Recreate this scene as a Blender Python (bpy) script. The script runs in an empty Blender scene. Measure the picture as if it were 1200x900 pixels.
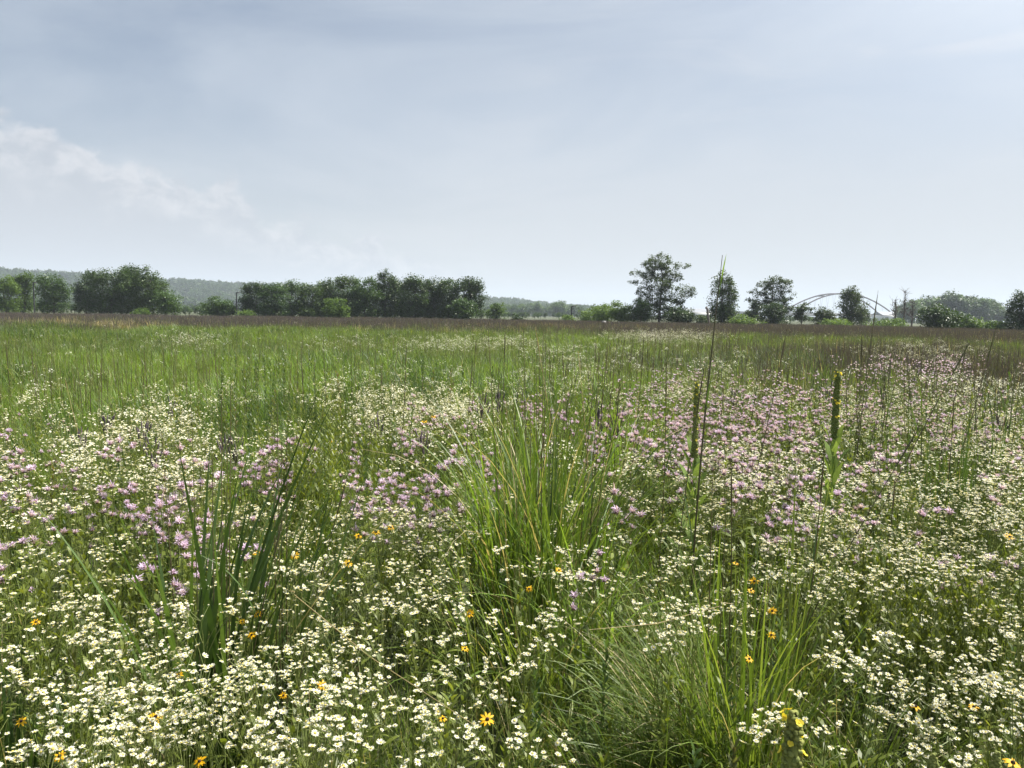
import bpy, math, random
import numpy as np
from mathutils import Matrix, Vector, Euler

SC = bpy.context.scene
COL = SC.collection
R = math.radians
rng = np.random.default_rng(7)

# ------------------------------------------------------------------ camera
CAMZ = 1.65
F = 880.0
PITCH = math.atan(82 / F)
ROLL = R(0.89)
cf = np.array([0, math.cos(PITCH), -math.sin(PITCH)])
r0 = np.array([1.0, 0, 0]); u0 = np.array([0, math.sin(PITCH), math.cos(PITCH)])
cr = math.cos(ROLL) * r0 + math.sin(ROLL) * u0
cu = -math.sin(ROLL) * r0 + math.cos(ROLL) * u0
CP = np.array([0, 0, CAMZ])
cam = bpy.data.objects.new('camera', bpy.data.cameras.new('camera'))
COL.objects.link(cam)
M = Matrix(((cr[0], cu[0], -cf[0], 0), (cr[1], cu[1], -cf[1], 0), (cr[2], cu[2], -cf[2], CAMZ), (0, 0, 0, 1)))
cam.matrix_world = M
cam.data.sensor_width = 36
cam.data.lens = 36 * F / 1200
cam.data.clip_start = 0.05
cam.data.clip_end = 20000
SC.camera = cam

def ray(px, py):
    return (px - 600) / F * cr - (py - 450) / F * cu + cf
def at_dist(px, py, d):
    v = ray(px, py); return CP + v * (d / v[1])
def at_z(px, py, z):
    v = ray(px, py); return CP + v * ((z - CAMZ) / v[2])
def project(P):
    P = np.atleast_2d(P) - CP
    d = P @ cf
    d = np.where(np.abs(d) < 1e-4, 1e-4, d)
    return 600 + F * (P @ cr) / d, 450 - F * (P @ cu) / d, d

# ------------------------------------------------------------------ object helpers
def tag(o, label=None, cat=None, group=None, kind=None):
    if label: o['label'] = label
    if cat: o['category'] = cat
    if group: o['group'] = group
    if kind: o['kind'] = kind
    return o
def empty(name, loc, rz=0.0, sc=1.0):
    o = bpy.data.objects.new(name, None); COL.objects.link(o)
    o.empty_display_size = 0.1
    o.location = loc; o.rotation_euler = (0, 0, rz); o.scale = (sc, sc, sc)
    return o
def copy_tree(o, parent=None):
    c = o.copy(); COL.objects.link(c); c.parent = parent
    for ch in o.children: copy_tree(ch, c)
    return c

class MB:
    """numpy mesh builder: quads and tris with material slot + per-vertex 'r' (random) value."""
    def __init__(s): s.v = []; s.r = []; s.f = {3: [], 4: []}; s.m = {3: [], 4: []}; s.n = 0
    def add(s, V, faces, mat=0, r=None):
        V = np.asarray(V, float).reshape(-1, 3); faces = np.asarray(faces, int)
        if len(V) == 0 or len(faces) == 0: return s
        k = faces.shape[1]
        s.v.append(V); s.r.append(np.full(len(V), 0.5) if r is None else np.broadcast_to(np.asarray(r, float), (len(V),)))
        s.f[k].append(faces + s.n)
        s.m[k].append(np.full(len(faces), mat) if np.isscalar(mat) else np.asarray(mat))
        s.n += len(V); return s
    def merge(s, o, T=None, rr=None):
        V = np.concatenate(o.v); 
        if T is not None: V = V @ T[0].T + T[1]
        for k in (3, 4):
            if o.f[k]:
                s.f[k].append(np.concatenate(o.f[k]) + s.n); s.m[k].append(np.concatenate(o.m[k]))
        s.v.append(V); s.r.append(np.concatenate(o.r) if rr is None else np.full(len(V), rr)); s.n += len(V); return s
    def stamp(s, o, pos, rot, scl, r=None):
        """copy template o at N positions (N,3) with rotations (N,3,3), scales (N)."""
        pos = np.asarray(pos, float); N = len(pos)
        if N == 0: return s
        V = np.concatenate(o.v); n = len(V)
        W = np.einsum('nij,vj->nvi', rot, V) * np.asarray(scl, float).reshape(-1, 1, 1) + pos[:, None, :]
        off = (np.arange(N) * n)[:, None, None]
        for k in (3, 4):
            if o.f[k]:
                fa = np.concatenate(o.f[k]); mm = np.concatenate(o.m[k])
                s.f[k].append((fa[None] + off).reshape(-1, k) + s.n); s.m[k].append(np.tile(mm, N))
        s.v.append(W.reshape(-1, 3))
        s.r.append(np.repeat(r, n) if r is not None else np.tile(np.concatenate(o.r), N)); s.n += N * n
        return s
    def mesh(s, name, mats, smooth=True):
        me = bpy.data.meshes.new(name)
        V = np.concatenate(s.v) if s.v else np.zeros((0, 3))
        loops = []; starts = []; tot = []; mi = []; c = 0
        for k in (3, 4):
            if s.f[k]:
                fa = np.concatenate(s.f[k]); loops.append(fa.ravel())
                starts.append(c + np.arange(len(fa)) * k); tot.append(np.full(len(fa), k)); c += fa.size
                mi.append(np.concatenate(s.m[k]))
        loops = np.concatenate(loops).astype(np.int32); starts = np.concatenate(starts).astype(np.int32)
        mi = np.concatenate(mi).astype(np.int32)
        me.vertices.add(len(V)); me.vertices.foreach_set('co', V.astype(np.float32).ravel())
        me.loops.add(len(loops)); me.loops.foreach_set('vertex_index', loops)
        me.polygons.add(len(starts)); me.polygons.foreach_set('loop_start', starts)
        me.polygons.foreach_set('material_index', mi)
        me.update(calc_edges=True)
        if smooth: me.polygons.foreach_set('use_smooth', np.ones(len(starts), bool))
        a = me.attributes.new('r', 'FLOAT', 'POINT'); a.data.foreach_set('value', np.concatenate(s.r).astype(np.float32))
        for m in (mats if isinstance(mats, (list, tuple)) else [mats]): me.materials.append(m)
        return me
    def build(s, name, mats, parent=None, loc=None, smooth=True):
        o = bpy.data.objects.new(name, s.mesh(name, mats, smooth)); COL.objects.link(o)
        if parent: o.parent = parent
        if loc is not None: o.location = loc
        return o

# ------------------------------------------------------------------ primitive generators
def nrm(v): return v / np.maximum(np.linalg.norm(v, axis=-1, keepdims=True), 1e-9)
def blades(mb, base, L, W, az, lean, curve, nseg=5, mat=0, r=None, prof='grass', fold=0.0):
    """curved ribbons. lean/curve in radians from vertical."""
    N = len(base); 
    if N == 0: return mb
    L, W, az, lean, curve = [np.broadcast_to(np.asarray(a, float), (N,)) for a in (L, W, az, lean, curve)]
    ts = np.linspace(0, 1, nseg + 1); P = np.array(base, float); pts = [P]
    dirh = np.stack([np.cos(az), np.sin(az), np.zeros(N)], 1)
    side = np.stack([-np.sin(az), np.cos(az), np.zeros(N)], 1)
    for i in range(nseg):
        th = lean + curve * ((i + .5) / nseg) ** 1.4
        P = P + (dirh * np.sin(th)[:, None] + np.array([0, 0, 1.0]) * np.cos(th)[:, None]) * (L / nseg)[:, None]
        pts.append(P)
    if prof == 'grass': w = np.clip((1 - ts ** 2.2), 0.03, 1) * np.clip(0.55 + ts * 3, 0, 1)
    else: w = np.sin(np.pi * np.clip(ts * 0.93 + 0.06, 0, 1)) ** 0.8
    tw = rng.uniform(-.6, .6, N)
    V = []
    for i, t in enumerate(ts):
        th = lean + curve * t ** 1.4
        nv = -dirh * np.cos(th)[:, None] + np.array([0, 0, 1.0]) * np.sin(th)[:, None]
        sd = side * np.cos(tw * t)[:, None] + nv * np.sin(tw * t)[:, None]
        h = sd * (W * w[i] * .5)[:, None]
        V += [pts[i] - h, pts[i] + h]
    V = np.stack(V, 1)  # N, 2(nseg+1), 3
    f = np.array([[2*i, 2*i+1, 2*i+3, 2*i+2] for i in range(nseg)])
    n = 2 * (nseg + 1)
    Fa = (f[None] + (np.arange(N) * n)[:, None, None]).reshape(-1, 4)
    rr = rng.random(N) if r is None else np.broadcast_to(r, (N,))
    return mb.add(V.reshape(-1, 3), Fa, mat, np.repeat(rr, n))
def tube(mb, pts, rad, sides=5, mat=0, r=0.5, cap=True):
    pts = np.asarray(pts, float); k = len(pts); rad = np.broadcast_to(np.asarray(rad, float), (k,))
    d = np.gradient(pts, axis=0); d = nrm(d)
    a = np.array([1.0, 0, 0]) if abs(d[0][0]) < .9 else np.array([0, 1.0, 0])
    V = []
    for i in range(k):
        s1 = np.cross(d[i], a); s1 /= np.linalg.norm(s1); s2 = np.cross(d[i], s1)
        ang = np.arange(sides) / sides * 2 * np.pi
        V.append(pts[i] + rad[i] * (np.cos(ang)[:, None] * s1 + np.sin(ang)[:, None] * s2))
    V = np.concatenate(V); f = []
    for i in range(k - 1):
        for j in range(sides):
            a0 = i * sides + j; a1 = i * sides + (j + 1) % sides
            f.append([a0, a1, a1 + sides, a0 + sides])
    mb.add(V, f, mat, r)
    if cap:
        n = len(V); c = pts[-1]
        mb.add(np.vstack([V[-sides:], c]), [[j, (j + 1) % sides, sides] for j in range(sides)], mat, r)
    return mb
def box(mb, c, s, mat=0, rz=0.0, r=.5):
    c = np.array(c, float); s = np.array(s, float) / 2
    v = np.array([[x, y, z] for x in (-1, 1) for y in (-1, 1) for z in (-1, 1)]) * s
    cs, sn = math.cos(rz), math.sin(rz)
    v = v @ np.array([[cs, -sn, 0], [sn, cs, 0], [0, 0, 1]]).T + c
    return mb.add(v, [[0,1,3,2],[4,6,7,5],[0,4,5,1],[2,3,7,6],[0,2,6,4],[1,5,7,3]], mat, r)
def rotz_tilt(az, tilt, spin=None):
    """rotation matrices: spin about z, then tilt about horizontal axis towards az"""
    az = np.asarray(az, float); tilt = np.broadcast_to(np.asarray(tilt, float), az.shape)
    d = np.stack([np.cos(az) * np.sin(tilt), np.sin(az) * np.sin(tilt), np.cos(tilt)], 1)
    s = np.stack([-np.sin(az), np.cos(az), np.zeros_like(az)], 1)
    x = np.cross(s, d)
    Rm = np.stack([x, s, d], 2)
    if spin is not None:
        c, q = np.cos(spin), np.sin(spin); z = np.zeros_like(c); o = np.ones_like(c)
        Sp = np.stack([np.stack([c, -q, z], 1), np.stack([q, c, z], 1), np.stack([z, z, o], 1)], 1)
        Rm = Rm @ Sp
    return Rm
_lat = np.random.default_rng(3).random((257, 257))
def vnoise(x, y, s, oct=2, off=0.0):
    out = 0; amp = 1; tot = 0
    for o in range(oct):
        X = np.asarray(x) / s * 2 ** o + 71.3 * (o + 1) + off; Y = np.asarray(y) / s * 2 ** o + 37.7 * (o + 1) + off
        xi = np.floor(X).astype(int); yi = np.floor(Y).astype(int); fx = X - xi; fy = Y - yi
        fx = fx * fx * (3 - 2 * fx); fy = fy * fy * (3 - 2 * fy)
        g = lambda a, b: _lat[a % 257, b % 257]
        out = out + amp * (g(xi, yi) * (1-fx)*(1-fy) + g(xi+1, yi)*fx*(1-fy) + g(xi, yi+1)*(1-fx)*fy + g(xi+1, yi+1)*fx*fy)
        tot += amp; amp *= .5
    return out / tot
def sstep(a, b, x):
    t = np.clip((x - a) / (b - a), 0, 1); return t * t * (3 - 2 * t)

# ------------------------------------------------------------------ materials
def leaf_mat(name, cols, trans=.4, rough=.45, spec=.35, obj=.6, tcol=1.25):
    """cols: ramp of own leaf colours; the per-leaf value r and the plant's random pick one."""
    m = bpy.data.materials.new(name); m.use_nodes = True; nt = m.node_tree; N = nt.nodes; N.clear()
    if any(q in name for q in ('grass', 'forb', 'green_stem', 'olive', 'dark_stem')): cols = [tuple(v * 1.22 for v in c) for c in cols]
    out = N.new('ShaderNodeOutputMaterial'); at = N.new('ShaderNodeAttribute'); at.attribute_name = 'r'
    oi = N.new('ShaderNodeObjectInfo')
    mx = N.new('ShaderNodeMath'); mx.operation = 'MULTIPLY_ADD'
    mx.inputs[1].default_value = 1 - obj; nt.links.new(at.outputs['Fac'], mx.inputs[0])
    m2 = N.new('ShaderNodeMath'); m2.operation = 'MULTIPLY'; m2.inputs[1].default_value = obj
    nt.links.new(oi.outputs['Random'], m2.inputs[0]); nt.links.new(m2.outputs[0], mx.inputs[2])
    rp = N.new('ShaderNodeValToRGB'); nt.links.new(mx.outputs[0], rp.inputs[0])
    el = rp.color_ramp.elements
    while len(el) < len(cols): el.new(.5)
    for i, c in enumerate(cols):
        el[i].position = i / max(1, len(cols) - 1); el[i].color = (*c, 1)
    ns = N.new('ShaderNodeTexNoise'); ns.inputs['Scale'].default_value = 35; tc = N.new('ShaderNodeTexCoord')
    nt.links.new(tc.outputs['Object'], ns.inputs['Vector'])
    hv = N.new('ShaderNodeHueSaturation'); mr = N.new('ShaderNodeMapRange')
    mr.inputs['To Min'].default_value = .7; mr.inputs['To Max'].default_value = 1.3
    nt.links.new(ns.outputs['Fac'], mr.inputs['Value']); nt.links.new(mr.outputs[0], hv.inputs['Value'])
    nt.links.new(rp.outputs['Color'], hv.inputs['Color'])
    pb = N.new('ShaderNodeBsdfPrincipled'); pb.inputs['Roughness'].default_value = rough
    pb.inputs['Specular IOR Level'].default_value = spec
    nt.links.new(hv.outputs[0], pb.inputs['Base Color'])
    if trans > 0:
        tr = N.new('ShaderNodeBsdfTranslucent')
        h2 = N.new('ShaderNodeMix'); h2.data_type = 'RGBA'; h2.blend_type = 'MULTIPLY'; h2.inputs[0].default_value = 1
        nt.links.new(hv.outputs[0], h2.inputs[6]); h2.inputs[7].default_value = (tcol * 1.15, tcol * 1.1, tcol * .55, 1)
        nt.links.new(h2.outputs[2], tr.inputs['Color'])
        ms = N.new('ShaderNodeMixShader'); ms.inputs[0].default_value = trans
        nt.links.new(pb.outputs[0], ms.inputs[1]); nt.links.new(tr.outputs[0], ms.inputs[2])
        nt.links.new(ms.outputs[0], out.inputs[0])
    else: nt.links.new(pb.outputs[0], out.inputs[0])
    return m
def plain(name, col, rough=.7, var=.25, scale=8.0, metal=0.0):
    m = bpy.data.materials.new(name); m.use_nodes = True; nt = m.node_tree; N = nt.nodes
    pb = N['Principled BSDF']; pb.inputs['Roughness'].default_value = rough; pb.inputs['Metallic'].default_value = metal
    ns = N.new('ShaderNodeTexNoise'); ns.inputs['Scale'].default_value = scale; ns.inputs['Detail'].default_value = 5
    tc = N.new('ShaderNodeTexCoord'); nt.links.new(tc.outputs['Object'], ns.inputs['Vector'])
    rp = N.new('ShaderNodeValToRGB'); nt.links.new(ns.outputs['Fac'], rp.inputs[0])
    e = rp.color_ramp.elements; e[0].position = .3; e[1].position = .7
    e[0].color = (*[c * (1 - var) for c in col], 1); e[1].color = (*[min(1, c * (1 + var)) for c in col], 1)
    nt.links.new(rp.outputs[0], pb.inputs['Base Color']); return m

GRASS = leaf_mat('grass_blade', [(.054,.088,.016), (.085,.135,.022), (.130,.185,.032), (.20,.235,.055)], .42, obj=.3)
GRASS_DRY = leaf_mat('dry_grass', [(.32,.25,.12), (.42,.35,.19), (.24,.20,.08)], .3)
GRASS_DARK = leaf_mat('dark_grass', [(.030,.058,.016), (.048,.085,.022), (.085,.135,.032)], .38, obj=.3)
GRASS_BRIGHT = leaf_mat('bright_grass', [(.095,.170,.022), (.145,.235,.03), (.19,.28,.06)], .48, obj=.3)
LEAF = leaf_mat('forb_leaf', [(.075,.10,.018), (.118,.150,.024), (.175,.205,.038)], .4)
LEAF_OLIVE = leaf_mat('olive_leaf', [(.07,.085,.03), (.10,.12,.04), (.13,.14,.05), (.12,.085,.045)], .35)
STEMG = leaf_mat('green_stem', [(.09,.12,.03), (.16,.18,.05)], 0)
STEMD = leaf_mat('dark_stem', [(.05,.055,.025), (.09,.07,.035), (.075,.095,.035)], 0)
WHITE = leaf_mat('white_petal', [(.70,.69,.50), (.79,.77,.64), (.81,.80,.70)], .3, .6, .1, tcol=.8)
WHITE_C = leaf_mat('flower_disc', [(.60,.48,.10), (.66,.55,.16)], .1, .7, .1)
LAV = leaf_mat('lavender_petal', [(.58,.42,.60), (.70,.54,.73), (.78,.65,.76)], .35, .6, .1, tcol=.9)
LAV_C = leaf_mat('bergamot_centre', [(.13,.085,.09), (.18,.13,.09), (.16,.10,.14)], .1, .8, .1)
GOLD = leaf_mat('golden_petal', [(.80,.42,.012), (.86,.52,.02)], .35, .5, .2, tcol=1.0)
CONE = leaf_mat('dark_cone', [(.025,.012,.008), (.045,.02,.012)], 0, .8)
YEL = leaf_mat('yellow_petal', [(.82,.66,.05), (.85,.72,.12)], .35, .6, .1, tcol=1.0)
MUL_LEAF = leaf_mat('mullein_leaf', [(.16,.23,.065), (.21,.29,.09)], .35, .8, .1)
MUL_SP = leaf_mat('mullein_spike', [(.12,.16,.05), (.19,.22,.07), (.26,.27,.08)], .1, .9, .1)
VERV = leaf_mat('vervain_spike', [(.10,.08,.09), (.14,.11,.13), (.12,.10,.08)], .1, .8, .1)
VERV_FAR = leaf_mat('vervain_far', [(.080,.066,.070), (.115,.094,.102), (.10,.085,.072), (.09,.11,.045)], .2, .8, .1)
TREE_D = leaf_mat('tree_leaf_dark', [(.030,.058,.014), (.048,.088,.018), (.080,.130,.026)], .22, .45, .4)
TREE_M = leaf_mat('tree_leaf_mid', [(.042,.085,.020), (.065,.12,.026), (.09,.155,.034)], .28, .45, .4)
TREE_L = leaf_mat('tree_leaf_light', [(.07,.12,.028), (.10,.165,.036), (.13,.20,.05)], .42, .5, .3)
TREE_G = leaf_mat('tree_leaf_grey', [(.045,.07,.03), (.06,.09,.038), (.08,.115,.05)], .35, .5, .3)
BARK = plain('bark', (.10, .085, .07), .9, .35, 6)
BARK_PALE = plain('pale_bark', (.30, .28, .24), .9, .25, 6)
METAL = plain('dark_painted_metal', (.03, .03, .032), .5, .2, 4)
STEEL = plain('weathered_rust_brown_steel', (.05, .032, .034), .7, .15, .2)
CONC = plain('pale_concrete', (.3, .3, .29), .8, .1, .3)
WOODP = plain('weathered_wood', (.17, .14, .11), .9, .3, 5)
WHT = plain('white_paint', (.8, .8, .78), .5, .05, 4)
ROOFM = plain('grey_roof', (.22, .23, .25), .7, .1, 1)

def ground_mat():
    m = bpy.data.materials.new('meadow_soil'); m.use_nodes = True; nt = m.node_tree; N = nt.nodes
    pb = N['Principled BSDF']; pb.inputs['Roughness'].default_value = .95
    tc = N.new('ShaderNodeTexCoord')
    n1 = N.new('ShaderNodeTexNoise'); n1.inputs['Scale'].default_value = .08; n1.inputs['Detail'].default_value = 8
    n2 = N.new('ShaderNodeTexNoise'); n2.inputs['Scale'].default_value = 14; n2.inputs['Detail'].default_value = 8
    for n in (n1, n2): nt.links.new(tc.outputs['Object'], n.inputs['Vector'])
    r1 = N.new('ShaderNodeValToRGB'); e = r1.color_ramp.elements
    e[0].position = .35; e[0].color = (.045, .075, .02, 1); e[1].position = .65; e[1].color = (.07, .085, .03, 1)
    r2 = N.new('ShaderNodeValToRGB'); e = r2.color_ramp.elements
    e[0].position = .4; e[0].color = (.035, .028, .018, 1); e[1].position = .62; e[1].color = (.09, .085, .04, 1)
    nt.links.new(n1.outputs['Fac'], r1.inputs[0]); nt.links.new(n2.outputs['Fac'], r2.inputs[0])
    mx = N.new('ShaderNodeMix'); mx.data_type = 'RGBA'; mx.inputs[0].default_value = .5
    nt.links.new(r1.outputs[0], mx.inputs[6]); nt.links.new(r2.outputs[0], mx.inputs[7])
    nt.links.new(mx.outputs[2], pb.inputs['Base Color'])
    b = N.new('ShaderNodeBump'); b.inputs['Strength'].default_value = .6; b.inputs['Distance'].default_value = .03
    nt.links.new(n2.outputs['Fac'], b.inputs['Height']); nt.links.new(b.outputs[0], pb.inputs['Normal'])
    return m
SOIL = ground_mat()

# ------------------------------------------------------------------ world, sun, haze
SUN_AZ, SUN_EL = R(64), R(55)          # azimuth measured from +Y (view direction) towards +X
def make_world():
    w = bpy.data.worlds.new('World'); SC.world = w; w.use_nodes = True
    nt = w.node_tree; N = nt.nodes; L = nt.links; N.clear()
    out = N.new('ShaderNodeOutputWorld'); bg = N.new('ShaderNodeBackground'); L.new(bg.outputs[0], out.inputs[0])
    sky = N.new('ShaderNodeTexSky'); sky.sky_type = 'NISHITA'; sky.sun_disc = False
    sky.sun_elevation = SUN_EL; sky.sun_rotation = SUN_AZ
    sky.air_density = 1.0; sky.dust_density = 1.6; sky.ozone_density = 1.6
    bg.inputs['Strength'].default_value = SKY_STRENGTH
    tc = N.new('ShaderNodeTexCoord'); sp = N.new('ShaderNodeSeparateXYZ'); L.new(tc.outputs['Generated'], sp.inputs[0])
    def mth(op, a, b=None, c=None, clamp=False):
        n = N.new('ShaderNodeMath'); n.operation = op; n.use_clamp = clamp
        for i, x in enumerate((a, b, c)):
            if x is None: continue
            if isinstance(x, (int, float)): n.inputs[i].default_value = x
            else: L.new(x, n.inputs[i])
        return n.outputs[0]
    az = mth('MULTIPLY', mth('ARCTAN2', sp.outputs[0], sp.outputs[1]), 57.2958)
    el = mth('MULTIPLY', mth('ARCSINE', sp.outputs[2]), 57.2958)
    cv = N.new('ShaderNodeCombineXYZ'); L.new(az, cv.inputs[0]); L.new(el, cv.inputs[1])
    def noise(scale, detail, rough, sx=1, sy=1, dist=0.0, rot=0.0):
        mp = N.new('ShaderNodeMapping'); mp.inputs['Scale'].default_value = (sx, sy, 1); mp.inputs['Rotation'].default_value = (0, 0, rot)
        L.new(cv.outputs[0], mp.inputs[0])
        n = N.new('ShaderNodeTexNoise'); n.inputs['Scale'].default_value = scale; n.inputs['Detail'].default_value = detail
        n.inputs['Roughness'].default_value = rough; n.inputs['Distortion'].default_value = dist
        L.new(mp.outputs[0], n.inputs['Vector']); return n.outputs['Fac']
    def ss(x, a, b):
        n = N.new('ShaderNodeMapRange'); n.interpolation_type = 'SMOOTHSTEP'
        L.new(x, n.inputs[0]); n.inputs[1].default_value = a; n.inputs[2].default_value = b; return n.outputs[0]
    def mix(f, a, b):
        n = N.new('ShaderNodeMix'); n.data_type = 'RGBA'
        if isinstance(f, (int, float)): n.inputs[0].default_value = f
        else: L.new(f, n.inputs[0])
        for i, x in ((6, a), (7, b)):
            if isinstance(x, tuple): n.inputs[i].default_value = (*[q / SKY_STRENGTH for q in x], 1)
            else: L.new(x, n.inputs[i])
        return n.outputs[2]
    col = sky.outputs[0]
    # general milky veil of high cloud, thicker to the right and low down
    veil_n = noise(.10, 5, .55, .35, 1.2, .6, R(-6))
    veil = mth('MULTIPLY_ADD', ss(veil_n, .30, .72), .42, mth('MULTIPLY_ADD', ss(az, -34, 26), .40, .22))
    veil = mth('ADD', veil, mth('MULTIPLY', ss(el, 22, 0), .45), clamp=True)
    col = mix(mth('MULTIPLY', veil, .93), col, mix(ss(el, 16, 1), VEIL, VEIL_LOW))
    # cirrus streaks
    ci = noise(.16, 7, .62, .22, 1.5, 1.2, R(12))
    cim = mth('MULTIPLY', ss(ci, .50, .74), mth('MULTIPLY', ss(az, -16, 24), ss(el, 3, 14)))
    col = mix(mth('MULTIPLY', cim, .5), col, CIRR)
    # cumulus bank low on the left; its upper edge descends to the right
    rp = N.new('ShaderNodeValToRGB'); L.new(mth('MULTIPLY_ADD', az, 1/50, .8), rp.inputs[0])
    pts = [(-60, 13), (-34, 11.8), (-29, 11.2), (-27, 10.0), (-20.5, 8.8), (-17, 6.8), (-9, 5.2), (-4, 4.0), (3, 2.0)]
    e = rp.color_ramp.elements
    while len(e) < len(pts): e.new(.5)
    for i, (a, h) in enumerate(pts):
        e[i].position = min(1, max(0, a / 50 + .8)); e[i].color = (h / 20,) * 3 + (1,)
    edge = mth('MULTIPLY', rp.outputs[0], 20)
    cn = noise(.42, 5, .50, 1, 1.5, .3)
    top = mth('ADD', edge, mth('MULTIPLY_ADD', cn, 7.0, -3.6))
    dd = mth('SUBTRACT', top, el)
    bank = ss(dd, -.15, 1.5)
    lit = mth('MULTIPLY', ss(dd, 5.0, .5), ss(noise(.5, 6, .6, 1, 1.4, .3), .35, .62))
    ccol = mix(lit, BANK_D, BANK_L)
    left = mth('MULTIPLY', ss(az, 4, -12), ss(az, -80, -60))
    col = mix(mth('MULTIPLY', mth('MULTIPLY', bank, left), .72), col, ccol)
    # thin cloud scatters strongly towards the viewer around the sun
    vm = N.new('ShaderNodeVectorMath'); vm.operation = 'DOT_PRODUCT'; L.new(tc.outputs['Generated'], vm.inputs[0])
    vm.inputs[1].default_value = (math.sin(SUN_AZ) * math.cos(SUN_EL), math.cos(SUN_AZ) * math.cos(SUN_EL), math.sin(SUN_EL))
    glow = mth('MULTIPLY_ADD', mth('POWER', mth('MAXIMUM', vm.outputs['Value'], 0.0), 9), 4.5, 1.0)
    vs = N.new('ShaderNodeVectorMath'); vs.operation = 'SCALE'; L.new(col, vs.inputs[0]); L.new(glow, vs.inputs['Scale'])
    L.new(vs.outputs[0], bg.inputs['Color'])
SKY_STRENGTH = .05
VEIL = (.325, .357, .402); VEIL_LOW = (.35, .358, .366); CIRR = (.37, .384, .41); BANK_D = (.275, .288, .318); BANK_L = (.425, .42, .43)
make_world()
sl = bpy.data.lights.new('sun', 'SUN'); sl.energy = 5.0; sl.angle = R(.6); sl.color = (1, .95, .86)
so = bpy.data.objects.new('sun', sl); COL.objects.link(so)
sd = Vector((math.sin(SUN_AZ) * math.cos(SUN_EL), math.cos(SUN_AZ) * math.cos(SUN_EL), math.sin(SUN_EL)))
so.rotation_euler = sd.to_track_quat('Z', 'Y').to_euler(); so.location = (30, 20, 60)

HAZE = True
if HAZE:
    mb = MB(); box(mb, (0, 3000, 99), (9000, 9000, 202))
    hm = bpy.data.materials.new('haze_air'); hm.use_nodes = True; N = hm.node_tree.nodes; N.clear()
    ho = N.new('ShaderNodeOutputMaterial'); pv = N.new('ShaderNodeVolumePrincipled')
    pv.inputs['Color'].default_value = (.80, .90, 1, 1); pv.inputs['Density'].default_value = .00026
    pv.inputs['Anisotropy'].default_value = .05
    hm.node_tree.links.new(pv.outputs[0], ho.inputs['Volume'])
    hz = mb.build('haze', hm); tag(hz, 'pale blue summer haze hanging over the whole meadow', 'haze', kind='stuff')

# ------------------------------------------------------------------ ground and hills
def ridge(az):     # height of bare hill top (m) at 1500 m, by azimuth (deg)
    xs = [-60, -34, -30, -24, -20, -14, -8, -3, 0, 3, 5.5, 8, 12, 60]
    hs = [56, 47, 46, 44, 40, 36, 30, 26, 20, 12, 6, 0, -4, -4]
    return np.interp(az, xs, hs)
def hill_z(x, y):
    d = np.hypot(x, y); az = np.degrees(np.arctan2(x, y))
    prof = sstep(950, 1500, d) * (1 - .35 * sstep(1600, 2300, d))
    return ridge(az) * prof + (vnoise(x, y, 240, 2) - .5) * 10 * prof - 1.5
gm = MB()
gs = 40; rad = np.concatenate([[0], np.geomspace(3, 7000, 46)]); ang = np.linspace(0, 2 * np.pi, 73)[:-1]
V = [[0, 0, 0]]
for q in rad[1:]:
    for a in ang: V.append([q * math.cos(a), q * math.sin(a), 0])
n = len(ang)
gm.add(V, [[0, 1 + j, 1 + (j + 1) % n] for j in range(n)], 0)
gm.add(V, [[1 + (i-1)*n + j, 1 + i*n + j, 1 + i*n + (j+1) % n, 1 + (i-1)*n + (j+1) % n] for i in range(1, len(rad) - 1) for j in range(n)], 0)
g = gm.build('ground', SOIL); tag(g, kind='structure')
hb = MB(); azs = np.linspace(-58, 16, 90); ds = np.linspace(900, 2700, 40)
A, D = np.meshgrid(np.radians(azs), ds); X = D * np.sin(A); Y = D * np.cos(A); Z = hill_z(X, Y)
hv = np.stack([X, Y, Z], 2).reshape(-1, 3); na = len(azs)
hb.add(hv, [[i*na + j, i*na + j + 1, (i+1)*na + j + 1, (i+1)*na + j] for i in range(len(ds) - 1) for j in range(na - 1)], 0)
hills = hb.build('hills', SOIL); tag(hills, kind='structure')

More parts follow.
